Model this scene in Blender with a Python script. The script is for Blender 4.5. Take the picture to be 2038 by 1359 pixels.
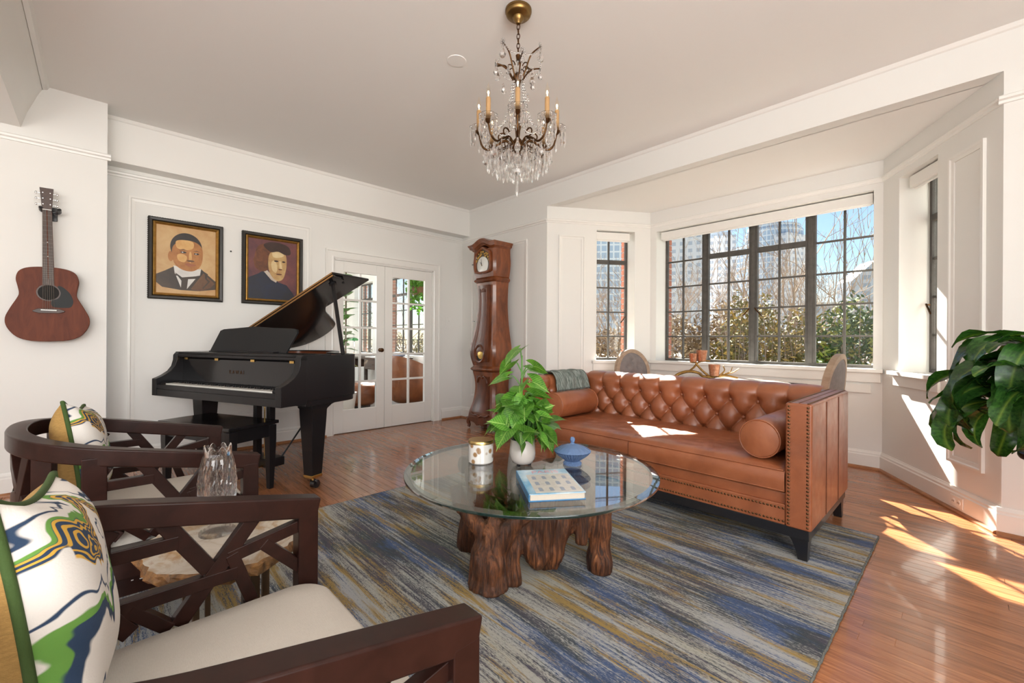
import bpy, bmesh, math, random
from math import sin, cos, pi, radians, sqrt, atan2
from mathutils import Matrix, Vector, noise

for o in list(bpy.data.objects):
    bpy.data.objects.remove(o)
SC = bpy.context.scene
COL = SC.collection
RND = random.Random(11)

# ------------------------------------------------------------------ camera
IMG_W, IMG_H = 2038.0, 1359.0
FPX, PX, PY, CAM_H, YAW, ROLL = 862.38, 1019.0, 677.48, 1.10, 0.8113, 0.0057
_f = Vector((-sin(YAW), cos(YAW), 0)); _r0 = Vector((cos(YAW), sin(YAW), 0)); _u0 = Vector((0, 0, 1))
_r = _r0 * cos(ROLL) + _u0 * sin(ROLL); _u = _u0 * cos(ROLL) - _r0 * sin(ROLL)
camd = bpy.data.cameras.new('camera'); cam = bpy.data.objects.new('camera', camd); COL.objects.link(cam)
camd.sensor_fit = 'HORIZONTAL'; camd.sensor_width = 36.0; camd.lens = FPX * 36.0 / IMG_W
camd.shift_y = (PY - IMG_H / 2) / IMG_W; camd.clip_start = 0.05; camd.clip_end = 2000
cam.matrix_world = Matrix(((_r.x, _u.x, -_f.x, 0), (_r.y, _u.y, -_f.y, 0), (_r.z, _u.z, -_f.z, CAM_H), (0, 0, 0, 1)))
SC.camera = cam

# ------------------------------------------------------------------ world, sun, added fill lamps
world = bpy.data.worlds.new('world'); SC.world = world; world.use_nodes = True
wn = world.node_tree.nodes; wl = world.node_tree.links
for n in list(wn): wn.remove(n)
w_out = wn.new('ShaderNodeOutputWorld'); w_bg = wn.new('ShaderNodeBackground')
w_sky = wn.new('ShaderNodeTexSky'); w_sky.sky_type = 'NISHITA'; w_sky.sun_disc = False
SUN_DIR = Vector((0.685, -0.73, -0.756)).normalized()          # direction the light travels
w_sky.sun_elevation = math.asin(-SUN_DIR.z)
w_sky.sun_rotation = atan2(-SUN_DIR.x, -SUN_DIR.y)
w_sky.air_density = 1.0; w_sky.dust_density = 0.25; w_sky.ozone_density = 3.0
w_bg.inputs['Strength'].default_value = 0.145
wl.new(w_sky.outputs[0], w_bg.inputs[0]); wl.new(w_bg.outputs[0], w_out.inputs[0])

def light(name, kind, loc, direction, energy, color=(1, 1, 1), size=None, size_y=None, angle=None):
    d = bpy.data.lights.new(name, kind); d.energy = energy; d.color = color
    if kind == 'AREA':
        d.shape = 'RECTANGLE'; d.size = size; d.size_y = size_y
    if angle is not None: d.angle = angle
    o = bpy.data.objects.new(name, d); COL.objects.link(o); o.location = loc
    o.rotation_euler = Vector(direction).to_track_quat('-Z', 'Y').to_euler()
    return o
light('sun', 'SUN', (-8, 12, 10), SUN_DIR, 36.0, (1.0, 0.93, 0.83), angle=radians(0.53))
# added fill lamps at unseen openings behind and beside the camera, tilted up
light('fill_rear', 'AREA', (0.65, -2.72, 1.60), (-0.12, 1, 0.9), 70, (1.0, 0.975, 0.945), 3.1, 1.9)
light('fill_side', 'AREA', (2.42, -0.75, 1.60), (-1, 0.0, 0.85), 250, (1.0, 0.975, 0.945), 3.2, 1.9)
light('fill_sunroom', 'AREA', (-7.6, 1.35, 1.7), (0, 1, 0.3), 80, (1.0, 0.98, 0.95), 3.0, 1.6)  # unseen area lamp added inside the sunroom to brighten it
SC.view_settings.view_transform = 'Standard'
SC.view_settings.look = 'None'
SC.view_settings.exposure = 0.27
SC.view_settings.gamma = 1.0
SC.view_settings.use_curve_mapping = False
cy = SC.cycles
cy.max_bounces = 10; cy.diffuse_bounces = 4; cy.glossy_bounces = 4; cy.transmission_bounces = 10; cy.transparent_max_bounces = 14
cy.caustics_reflective = False; cy.caustics_refractive = False; cy.sample_clamp_indirect = 6.0

# ------------------------------------------------------------------ helpers
def empty(name, loc=(0, 0, 0), rz=0.0, label=None, cat=None, group=None, kind=None):
    o = bpy.data.objects.new(name, None); COL.objects.link(o)
    o.empty_display_size = 0.05; o.location = loc; o.rotation_euler = (0, 0, rz)
    return tag(o, label, cat, group, kind)
def tag(o, label=None, cat=None, group=None, kind=None):
    if label: o['label'] = label
    if cat: o['category'] = cat
    if group: o['group'] = group
    if kind: o['kind'] = kind
    return o
def dup(src, parent=None, loc=None, label=None, group=None):
    c = src.copy(); COL.objects.link(c); c.parent = parent
    if loc is not None: c.location = loc
    if label: c['label'] = label
    if group: c['group'] = group
    for ch in list(src.children): dup(ch, c)
    return c

class MB:
    """collects shapes into one mesh"""
    def __init__(s, M=None): s.v = []; s.f = []; s.m = []; s.M = M; s.mi = 0
    def p(s, co):
        co = Vector(co)
        s.v.append(tuple(s.M @ co) if s.M is not None else tuple(co)); return len(s.v) - 1
    def face(s, idx): s.f.append(tuple(idx)); s.m.append(s.mi)
    def poly(s, pts): s.face([s.p(q) for q in pts]); return s
    def box(s, x0, x1, y0, y1, z0, z1):
        x0, x1 = min(x0, x1), max(x0, x1); y0, y1 = min(y0, y1), max(y0, y1); z0, z1 = min(z0, z1), max(z0, z1)
        i = [s.p((x, y, z)) for z in (z0, z1) for y in (y0, y1) for x in (x0, x1)]
        for q in ((0, 2, 3, 1), (4, 5, 7, 6), (0, 1, 5, 4), (2, 6, 7, 3), (0, 4, 6, 2), (1, 3, 7, 5)): s.face([i[k] for k in q])
        return s
    def bar(s, a, b, w, h, up=(0, 0, 1), w2=None, h2=None):
        a = Vector(a); b = Vector(b); d = (b - a).normalized(); up = Vector(up)
        sx = d.cross(up)
        if sx.length < 1e-5: sx = d.cross(Vector((1, 0, 0)))
        sx.normalize(); uz = sx.cross(d).normalized()
        w2 = w if w2 is None else w2; h2 = h if h2 is None else h2
        i = []
        for c, ww, hh in ((a, w, h), (b, w2, h2)):
            for u, t in ((-1, -1), (1, -1), (1, 1), (-1, 1)): i.append(s.p(c + sx * (u * ww / 2) + uz * (t * hh / 2)))
        for q in ((0, 3, 2, 1), (4, 5, 6, 7), (0, 1, 5, 4), (1, 2, 6, 5), (2, 3, 7, 6), (3, 0, 4, 7)): s.face([i[k] for k in q])
        return s
    def rings(s, rings, closed=True, cap=True, loop=False):
        ids = [[s.p(q) for q in r] for r in rings]; n = len(ids[0])
        seq = list(zip(ids[:-1], ids[1:]))
        if loop: seq.append((ids[-1], ids[0]))
        for a, b in seq:
            for k in range(n if closed else n - 1):
                k2 = (k + 1) % n; s.face((a[k], a[k2], b[k2], b[k]))
        if cap and closed and not loop:
            s.face(ids[0][::-1]); s.face(ids[-1])
        return s
    def tube(s, path, r, n=8, cap=True, loop=False, sq=None):
        path = [Vector(q) for q in path]; m = len(path)
        rad = r if isinstance(r, (list, tuple)) else [r] * m
        rg = []; ref = None
        for i, c in enumerate(path):
            if loop: t = path[(i + 1) % m] - path[i - 1]
            else: t = path[min(i + 1, m - 1)] - path[max(i - 1, 0)]
            t = t.normalized() if t.length > 1e-9 else Vector((0, 0, 1))
            if ref is None:
                ref = Vector((0, 0, 1)) if abs(t.z) < 0.9 else Vector((1, 0, 0))
            ref = (ref - t * ref.dot(t))
            ref = ref.normalized() if ref.length > 1e-6 else t.orthogonal().normalized()
            bi = t.cross(ref)
            rg.append([c + (ref * cos(2 * pi * k / n) + bi * sin(2 * pi * k / n)) * rad[i] for k in range(n)])
        return s.rings(rg, cap=cap, loop=loop)
    def sweep(s, path, w, h, up=(0, 0, 1)):
        """rectangular section, kept upright, along a path"""
        path = [Vector(q) for q in path]; m = len(path); up = Vector(up); rg = []
        for i, c in enumerate(path):
            t = (path[min(i + 1, m - 1)] - path[max(i - 1, 0)]).normalized()
            sd = t.cross(up).normalized(); u2 = sd.cross(t).normalized()
            rg.append([c + sd * (a * w / 2) + u2 * (b * h / 2) for a, b in ((-1, -1), (1, -1), (1, 1), (-1, 1))])
        return s.rings(rg)
    def lathe(s, prof, n=24, c=(0, 0, 0), cap=True, wob=None):
        rg = []
        for r, z in prof:
            ring = []
            for k in range(n):
                a = 2 * pi * k / n; rr = r * (wob(a, z) if wob else 1)
                ring.append((c[0] + rr * cos(a), c[1] + rr * sin(a), c[2] + z))
            rg.append(ring)
        return s.rings(rg, cap=cap)
    def prism(s, poly, z0, z1, fn=None):
        fn = fn or (lambda x, y, z: (x, y, z))
        a = [s.p(fn(x, y, z0)) for x, y in poly]; b = [s.p(fn(x, y, z1)) for x, y in poly]; n = len(poly)
        s.face(a[::-1]); s.face(b)
        for k in range(n): s.face((a[k], a[(k + 1) % n], b[(k + 1) % n], b[k]))
        return s
    def grid(s, fn, nu, nv, wrapu=False):
        ids = [[s.p(fn(i / (nu if wrapu else nu - 1), j / (nv - 1))) for j in range(nv)] for i in range(nu)]
        for i in range(nu if wrapu else nu - 1):
            for j in range(nv - 1):
                i2 = (i + 1) % nu; s.face((ids[i][j], ids[i2][j], ids[i2][j + 1], ids[i][j + 1]))
        return s
    def ball(s, c, r, sc=(1, 1, 1), n=10, m=7):
        rg = []
        for j in range(1, m):
            t = pi * j / m
            rg.append([(c[0] + r * sc[0] * sin(t) * cos(2 * pi * k / n), c[1] + r * sc[1] * sin(t) * sin(2 * pi * k / n), c[2] - r * sc[2] * cos(t)) for k in range(n)])
        return s.rings(rg)
    def mesh(s, name, mats=None, smooth=None):
        me = bpy.data.meshes.new(name); me.from_pydata(s.v, [], s.f)
        if mats is not None:
            for q in (mats if isinstance(mats, (list, tuple)) else [mats]): me.materials.append(q)
            if any(s.m): me.polygons.foreach_set('material_index', s.m)
        if smooth is not None:
            me.polygons.foreach_set('use_smooth', [True] * len(me.polygons))
            me.set_sharp_from_angle(angle=radians(smooth))
        me.update(); return me
    def build(s, name, mats, parent=None, smooth=None, bevel=0, seg=2, loc=None, rot=None, **kw):
        o = bpy.data.objects.new(name, s.mesh(name, mats, smooth)); COL.objects.link(o); o.parent = parent
        if loc is not None: o.location = loc
        if rot is not None: o.rotation_euler = rot
        if bevel:
            b = o.modifiers.new('bevel', 'BEVEL'); b.width = bevel; b.segments = seg; b.limit_method = 'ANGLE'; b.angle_limit = radians(40)
            if smooth is None:
                o.data.polygons.foreach_set('use_smooth', [True] * len(o.data.polygons)); b.harden_normals = True
        return tag(o, **kw)
def place(mesh, name, parent=None, loc=(0, 0, 0), rot=(0, 0, 0), scale=(1, 1, 1), **kw):
    o = bpy.data.objects.new(name, mesh); COL.objects.link(o); o.parent = parent
    o.location = loc; o.rotation_euler = rot; o.scale = scale
    return tag(o, **kw)
def catmull(pts, per=6):
    pts = [Vector(q) for q in pts]; out = []
    P = [pts[0] * 2 - pts[1]] + pts + [pts[-1] * 2 - pts[-2]]
    for i in range(1, len(P) - 2):
        for k in range(per):
            t = k / per; a, b, c, d = P[i - 1], P[i], P[i + 1], P[i + 2]
            out.append(0.5 * ((2 * b) + (c - a) * t + (2 * a - 5 * b + 4 * c - d) * t * t + (3 * b - a - 3 * c + d) * t ** 3))
    out.append(pts[-1]); return out
def closed_spline(pts, per=6):
    pts = [Vector((q[0], q[1], 0)) for q in pts]; n = len(pts); out = []
    for i in range(n):
        a, b, c, d = pts[i - 1], pts[i], pts[(i + 1) % n], pts[(i + 2) % n]
        for k in range(per):
            t = k / per
            q = 0.5 * ((2 * b) + (c - a) * t + (2 * a - 5 * b + 4 * c - d) * t * t + (3 * b - a - 3 * c + d) * t ** 3)
            out.append((q.x, q.y))
    return out
def lerp(a, b, t): return a + (b - a) * t
def sstep(a, b, x):
    t = min(1, max(0, (x - a) / (b - a))); return t * t * (3 - 2 * t)
def text_mesh(name, body, size, mat, parent, loc, rot, depth=0.0006, align='CENTER', **kw):
    cu = bpy.data.curves.new(name, 'FONT'); cu.body = body; cu.size = size; cu.extrude = depth; cu.align_x = align; cu.align_y = 'CENTER'
    t = bpy.data.objects.new(name + '_src', cu); COL.objects.link(t)
    dg = bpy.context.evaluated_depsgraph_get(); dg.update()
    me = bpy.data.meshes.new_from_object(t.evaluated_get(dg)); bpy.data.objects.remove(t); bpy.data.curves.remove(cu)
    me.materials.clear(); me.materials.append(mat); me.name = name
    o = bpy.data.objects.new(name, me); COL.objects.link(o); o.parent = parent; o.location = loc; o.rotation_euler = rot
    return tag(o, **kw)

# ------------------------------------------------------------------ materials
class NT:
    def __init__(s, name):
        s.mat = bpy.data.materials.new(name); s.mat.use_nodes = True; s.t = s.mat.node_tree
        s.b = s.t.nodes['Principled BSDF']; s.out = s.t.nodes['Material Output']; s._co = None
    def n(s, ty, **kw):
        o = s.t.nodes.new(ty)
        for k, v in kw.items(): setattr(o, k, v)
        return o
    def l(s, a, b): s.t.links.new(a, b); return b
    def coord(s, kind='Object', scale=(1, 1, 1), rot=(0, 0, 0), loc=(0, 0, 0)):
        tc = s.n('ShaderNodeTexCoord'); mp = s.n('ShaderNodeMapping')
        mp.inputs['Scale'].default_value = scale; mp.inputs['Rotation'].default_value = rot; mp.inputs['Location'].default_value = loc
        s.l(tc.outputs[kind], mp.inputs[0]); return mp.outputs[0]
    def noise(s, vec, scale=5, detail=4, rough=0.55, dist=0.0):
        o = s.n('ShaderNodeTexNoise'); o.inputs['Scale'].default_value = scale; o.inputs['Detail'].default_value = detail
        o.inputs['Roughness'].default_value = rough; o.inputs['Distortion'].default_value = dist
        if vec is not None: s.l(vec, o.inputs['Vector'])
        return o.outputs['Fac']
    def ramp(s, fac, stops, interp='LINEAR'):
        o = s.n('ShaderNodeValToRGB'); o.color_ramp.interpolation = interp; e = o.color_ramp.elements
        while len(e) > 1: e.remove(e[-1])
        for i, (p, c) in enumerate(stops):
            q = e[0] if i == 0 else e.new(p)
            q.position = p; q.color = (c[0], c[1], c[2], 1) if not isinstance(c, (int, float)) else (c, c, c, 1)
        s.l(fac, o.inputs[0]); return o.outputs[0]
    def mix(s, fac, a, b, mode='MIX'):
        o = s.n('ShaderNodeMix', data_type='RGBA', blend_type=mode)
        for k, v in ((0, fac), (6, a), (7, b)):
            if isinstance(v, (int, float)): o.inputs[k].default_value = v
            elif isinstance(v, (tuple, list)): o.inputs[k].default_value = (v[0], v[1], v[2], 1)
            else: s.l(v, o.inputs[k])
        return o.outputs[2]
    def math(s, op, a, b=0.0):
        o = s.n('ShaderNodeMath', operation=op)
        for k, v in ((0, a), (1, b)):
            if isinstance(v, (int, float)): o.inputs[k].default_value = v
            else: s.l(v, o.inputs[k])
        return o.outputs[0]
    def bump(s, h, strength=0.2, dist=0.01):
        o = s.n('ShaderNodeBump'); o.inputs['Strength'].default_value = strength; o.inputs['Distance'].default_value = dist
        s.l(h, o.inputs['Height']); s.l(o.outputs[0], s.b.inputs['Normal']); return o
    def set(s, **kw):
        for k, v in kw.items():
            i = s.b.inputs[k.replace('_', ' ')]
            if isinstance(v, (int, float)): i.default_value = v
            elif isinstance(v, (tuple, list)): i.default_value = (v[0], v[1], v[2], 1) if len(v) == 3 and i.type == 'RGBA' else v
            else: s.l(v, i)
        return s
def plain(name, col, rough=0.5, metal=0.0, var=0.0, vscale=6.0, stretch=(1, 1, 1), bump=0.0, bscale=60.0, coat=0.0, col2=None, spec=0.5):
    t = NT(name); t.set(Roughness=rough, Metallic=metal)
    t.b.inputs['Specular IOR Level'].default_value = spec
    if coat: t.b.inputs['Coat Weight'].default_value = coat; t.b.inputs['Coat Roughness'].default_value = 0.08
    if var or col2:
        c2 = col2 or tuple(max(0, q * (1 - var)) for q in col)
        f = t.noise(t.coord('Object', stretch), vscale, 5, 0.6, 0.4)
        t.set(Base_Color=t.mix(t.ramp(f, [(0.3, 0.0), (0.72, 1.0)]), col, c2))
    else: t.set(Base_Color=col)
    if bump: t.bump(t.noise(t.coord('Object', stretch), bscale, 4, 0.6), bump, 0.004)
    return t.mat
def thin_glass(name, tint=(1, 1, 1), ior=1.5, rough=0.0, dirt=0.0):
    t = NT(name); t.t.nodes.remove(t.b)
    tr = t.n('ShaderNodeBsdfTransparent'); tr.inputs[0].default_value = (*tint, 1)
    gl = t.n('ShaderNodeBsdfGlossy'); gl.inputs['Roughness'].default_value = rough; gl.inputs[0].default_value = (1, 1, 1, 1)
    fr = t.n('ShaderNodeFresnel'); ge = t.n('ShaderNodeNewGeometry')
    t.l(t.math('ADD', t.math('MULTIPLY', ge.outputs['Backfacing'], 1.0 / ior - ior), ior), fr.inputs[0])   # same reflectance on both faces of the sheet
    mx = t.n('ShaderNodeMixShader'); t.l(fr.outputs[0], mx.inputs[0]); t.l(tr.outputs[0], mx.inputs[1]); t.l(gl.outputs[0], mx.inputs[2])
    t.l(mx.outputs[0], t.out.inputs[0]); return t.mat
def solid_glass(name, tint=(1, 1, 1), ior=1.5, rough=0.0, clear=0.35):
    t = NT(name); t.t.nodes.remove(t.b)
    g = t.n('ShaderNodeBsdfGlass'); g.inputs['Color'].default_value = (*tint, 1); g.inputs['IOR'].default_value = ior; g.inputs['Roughness'].default_value = rough
    tr = t.n('ShaderNodeBsdfTransparent'); tr.inputs[0].default_value = (*tint, 1)
    mx = t.n('ShaderNodeMixShader'); mx.inputs[0].default_value = clear
    t.l(g.outputs[0], mx.inputs[1]); t.l(tr.outputs[0], mx.inputs[2]); t.l(mx.outputs[0], t.out.inputs[0]); return t.mat
def emit(name, col, s):
    t = NT(name); t.set(Base_Color=col, Emission_Color=col, Emission_Strength=s); return t.mat
def wood(name, dark, light, scale=9, stretch=(1, 1, 12), rough=0.35, coat=0.0, bump=0.05, info=0.0, spec=0.5):
    t = NT(name); v = t.coord('Object', stretch)
    f = t.noise(v, scale, 6, 0.62, 0.8); c = t.ramp(f, [(0.28, dark), (0.5, tuple((a + b) / 2 for a, b in zip(dark, light))), (0.72, light)])
    if info:
        oi = t.n('ShaderNodeObjectInfo'); c = t.mix(1.0, c, t.ramp(oi.outputs['Random'], [(0, 1 - info), (1, 1 + info * 0.6)]), 'MULTIPLY')
    t.set(Base_Color=c, Roughness=rough); t.b.inputs['Specular IOR Level'].default_value = spec
    if coat: t.b.inputs['Coat Weight'].default_value = coat; t.b.inputs['Coat Roughness'].default_value = 0.06
    if bump: t.bump(t.noise(v, scale * 4, 4, 0.6), bump, 0.003)
    return t.mat

M = {}
M['wall'] = plain('wall_paint', (0.80, 0.79, 0.76), 0.55, bump=0.04, bscale=25)
M['ceil'] = plain('ceiling_paint', (0.87, 0.86, 0.835), 0.7, bump=0.05, bscale=18)
M['trim'] = plain('trim_paint', (0.83, 0.815, 0.78), 0.32)
M['floor_base'] = plain('subfloor', (0.06, 0.025, 0.012), 0.6)
M['plank'] = wood('oak_plank', (0.225, 0.078, 0.030), (0.47, 0.190, 0.078), 3.0, (1.6, 22, 1), 0.26, coat=0.35, bump=0.05, info=0.22)
M['shoe'] = wood('shoe_moulding_wood', (0.25, 0.10, 0.04), (0.42, 0.18, 0.07), 6, (2, 2, 2), 0.35)
M['steel'] = plain('window_steel', (0.085, 0.078, 0.07), 0.55, var=0.35, vscale=20, bump=0.15, bscale=90)
M['pane'] = thin_glass('window_glass', (0.97, 0.985, 0.98), 1.45)
M['black'] = plain('black_satin', (0.012, 0.012, 0.014), 0.28, coat=0.3)
M['piano'] = plain('piano_satin_black', (0.010, 0.009, 0.010), 0.30, bump=0.01, bscale=120, spec=0.3)
M['pianolid'] = plain('piano_polished_black', (0.010, 0.009, 0.010), 0.16, coat=0.2, spec=0.35)
M['brass'] = plain('brass', (0.72, 0.46, 0.15), 0.25, 1.0, var=0.2, vscale=30)
M['oldbrass'] = plain('aged_brass', (0.115, 0.055, 0.022), 0.34, 1.0, var=0.45, vscale=40)
M['chrome'] = plain('chrome', (0.8, 0.8, 0.8), 0.15, 1.0)
M['crystal'] = solid_glass('crystal', (1, 1, 1), 1.52, 0.0, 0.25)
M['gold'] = plain('gold_leaf', (0.75, 0.47, 0.14), 0.35, 1.0, var=0.3, vscale=50)
M['brick'] = plain('brick', (0.46, 0.15, 0.085), 0.85, var=0.45, vscale=9, bump=0.5, bscale=70)
M['mortar'] = plain('mortar', (0.50, 0.46, 0.40), 0.9, bump=0.3, bscale=90)
M['walnut'] = wood('espresso_wood', (0.014, 0.0055, 0.004), (0.030, 0.011, 0.008), 5, (3, 3, 3), 0.30, bump=0.02, spec=0.22)
M['white_china'] = plain('white_plastic', (0.82, 0.81, 0.78), 0.3)
M['dark'] = plain('dark_void', (0.01, 0.008, 0.007), 0.8)

# ================================================================== the room
XW, XB, YC, YB, ZC, ZB, ZH = -5.006, -4.843, 3.765, 4.868, 2.920, 2.558, 2.668
XG, YG0 = -4.61, 0.033                                    # chimney-like pier that carries the guitar
BAY = [(-3.383, YC), (-2.679, YB), (-0.507, YB), (0.135, YC)]
XR, YR = 2.30, -2.60                                      # unseen walls on the right and behind
RUG_Z = 0.012

def frame_on(p0, p1):
    """matrix with x along p0->p1, y pointing out of the room (to the left of travel), z up"""
    d = Vector((p1[0] - p0[0], p1[1] - p0[1], 0)); L = d.length; d.normalize(); nrm = Vector((-d.y, d.x, 0))
    return Matrix(((d.x, nrm.x, 0, p0[0]), (d.y, nrm.y, 0, p0[1]), (0, 0, 1, 0), (0, 0, 0, 1))), L
def wall(name, p0, p1, z0, z1, th, holes=(), mat=None):
    Mx, L = frame_on(p0, p1); mb = MB(Mx)
    xs = sorted({0, L, *[h[0] for h in holes], *[h[1] for h in holes]})
    for a, b in zip(xs[:-1], xs[1:]):
        cuts = sorted([(h[2], h[3]) for h in holes if h[0] <= a + 1e-6 and h[1] >= b - 1e-6]); z = z0
        for c0, c1 in cuts:
            if c0 > z: mb.box(a, b, 0, th, z, c0)
            z = c1
        if z < z1: mb.box(a, b, 0, th, z, z1)
    return mb.build(name, mat or M['wall'], kind='structure')
def run(mb, prof, p0, p1, e0=0.0, e1=0.0):
    """extrude a (depth into the room, z) profile along a wall"""
    Mx, L = frame_on(p0, p1); old = mb.M; mb.M = Mx
    mb.rings([[(-e0, -d, z) for d, z in prof], [(L + e1, -d, z) for d, z in prof]]); mb.M = old
    return mb
BASE = [(0, 0), (0.022, 0), (0.022, 0.118), (0.016, 0.126), (0.016, 0.138), (0.008, 0.150), (0.006, 0.157), (0, 0.157)]
SHOE = [(0.022, 0), (0.040, 0), (0.039, 0.010), (0.033, 0.018), (0.022, 0.022)]
RAIL = [(0, 2.478), (0.008, 2.480), (0.012, 2.494), (0.024, 2.502), (0.026, 2.516), (0.018, 2.524), (0, 2.526)]
def baseboard(name, p0, p1, e0=0.0, e1=0.0, dz=0):
    b = run(MB(), BASE, p0, p1, e0, e1).build(name, M['trim'], kind='structure')
    run(MB(), SHOE, p0, p1, e0, e1).build('shoe_moulding', M['shoe'], b)
    return b
TN = [0]
def trim(mb, mat=None, bevel=0, parent=None):
    TN[0] += 1
    return mb.build('trim_%d' % TN[0], mat or M['trim'], parent, bevel=bevel, kind='structure')
def rail(p0, p1, e0=0, e1=0): return trim(run(MB(), RAIL, p0, p1, e0, e1))
def moulding(p0, p1, s0, s1, z0, z1, w=0.042, d=0.018):
    """rectangular panel moulding standing proud of the wall, with a stepped section"""
    Mx, L = frame_on(p0, p1); mb = MB(Mx); rg = []
    for inset, dep in ((0, 0), (0, d), (w * 0.35, d), (w * 0.5, d * 0.55), (w, d * 0.4), (w, 0)):
        rg.append([(s0 + inset, -dep, z0 + inset), (s1 - inset, -dep, z0 + inset), (s1 - inset, -dep, z1 - inset), (s0 + inset, -dep, z1 - inset)])
    mb.rings(rg, cap=False); return trim(mb)

# ---- floor: subfloor + separate planks
floor = MB().box(-5.05, XR, YR, YB + 0.1, -0.06, -0.0065).build('floor', M['floor_base'], kind='structure')
PW = 0.0572
plank_me = {}
def plank_mesh(Lc):
    if Lc not in plank_me:
        mb = MB(); c = 0.0012
        a = [(0, 0), (Lc, 0), (Lc, PW - 0.0009), (0, PW - 0.0009)]; ins = [(c, c), (Lc - c, c), (Lc - c, PW - 0.0009 - c), (c, PW - 0.0009 - c)]
        mb.rings([[(x, y, -0.006) for x, y in a], [(x, y, -0.0009) for x, y in a], [(x, y, 0) for x, y in ins]])
        plank_me[Lc] = mb.mesh('plank', M['plank'])
    return plank_me[Lc]
rp = random.Random(5); planks = []
y = YR
while y < YB - 0.01:
    xa = -5.03; xe = XR; first = True
    while xa < xe:
        Lc = rp.choice([0.35, 0.55, 0.75, 1.2, 1.45]) if first else rp.choice([0.75, 0.95, 1.2, 1.45, 1.7]); first = False
        Lc = Lc if xa + Lc < XR + 0.1 else 0.35
        planks.append((xa, y, Lc)); xa += Lc
    y += PW
def plank_score(q):
    best = 0
    for k in range(6):
        x = q[0] + q[2] * (k + 0.5) / 6; yy = q[1] + PW / 2
        if -2.85 < x < -0.36 and 0.0 < yy < 3.15: continue
        d = Vector((x, yy, -CAM_H)); z = d.dot(_f)
        if z < 0.3: continue
        u = d.dot(_r) / z * FPX; v = -d.dot(_u) / z * FPX
        if abs(u) > 1030 or v > 690: continue
        best += 1.0 / z ** 2 * abs(CAM_H / z)
    return best
scored = sorted(planks, key=plank_score, reverse=True)
near = [q for q in scored[:300] if plank_score(q) > 0]; nearset = set(near)
for xa, yy, Lc in near: place(plank_mesh(Lc), 'plank', floor, (xa, yy, 0))
mb = MB()
for xa, yy, Lc in planks:
    if (xa, yy, Lc) in nearset: continue
    c = 0.0009; mb.box(xa + c, min(xa + Lc, XR), yy, yy + PW - c, -0.006, 0)
mb.build('plank_floor_rest', M['plank'], floor, kind='stuff')

# ---- ceilings, beams
ceiling = MB().box(-5.2, XR, YR, YC + 0.12, ZC, ZC + 0.12).build('ceiling', M['ceil'], kind='structure')
MB().prism([(-3.5, YC + 0.115), (-2.75, YB + 0.3), (-0.4, YB + 0.3), (0.25, YC + 0.115)], ZH, ZH + 0.14).build('ceiling_bay', M['ceil'], kind='structure')
trim(MB().box(XW, XB, YG0, YC, ZB, ZC))                                             # boxed beam along the picture wall
trim(MB().rings([[(x, yy, z) for yy, z in ((-0.30, ZC), (-0.335, 2.84), (-0.385, 2.70), (-0.415, 2.585), (-0.75, 2.585), (-0.75, ZC))] for x in (XG, XR)]))   # cross beam
trim(MB().rings([[(x, YC - a, z) for a, z in ((0, ZC - 0.03), (0.010, ZC - 0.022), (0.022, ZC), (0, ZC))] for x in (XB, XR)]))   # bead under the ceiling
trim(MB().rings([[(XB + a, yy, z) for a, z in ((0, ZC - 0.03), (0.010, ZC - 0.022), (0.022, ZC), (0, ZC))] for yy in (YG0, YC)]))
trim(MB().rings([[(x, -0.30 + a, z) for a, z in ((-0.01, ZC - 0.03), (0.012, ZC - 0.022), (0.024, ZC), (-0.01, ZC))] for x in (XG, XR)]))

# ---- walls
DY0, DY1, DZ = 1.936, 3.272, 2.03                                                   # French door opening
wall('wall_left', (XW, YG0), (XW, YC), 0, ZC, 0.16, [(DY0 - YG0, DY1 - YG0, 0, DZ)])
wall('wall_left_pier', (XG, YR), (XG, YG0), 0, ZC, 0.38)
wall('wall_back', (XW - 0.16, YC), (XR, YC), 0, ZC, 0.12, [(BAY[0][0] - XW + 0.16, BAY[3][0] - XW + 0.16, 0, ZH)])
WH = (0.865, 2.425)
NL, NR = (0.205, 0.695), (0.237, 0.705)                                             # narrow window spans measured from the back corners
LL = (Vector(BAY[1]) - Vector(BAY[0])).length; LR = (Vector(BAY[3]) - Vector(BAY[2])).length
wall('wall_bay_left', BAY[0], BAY[1], 0, ZH, 0.26, [(LL - NL[1], LL - NL[0], *WH)])
wall('wall_bay_back', BAY[1], BAY[2], 0, ZH, 0.28, [(0.079, 2.109, *WH)])
wall('wall_bay_right', BAY[2], BAY[3], 0, ZH, 0.26, [(NR[0], NR[1], *WH)])
wall('wall_right', (XR, YC), (XR, YR), 0, ZC, 0.12, [(2.9, 6.2, 0.65, 2.55)])
wall('wall_rear', (XR, YR), (XG - 0.4, YR), 0, ZC, 0.12, [(0.1, 3.2, 0.65, 2.55)])

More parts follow.
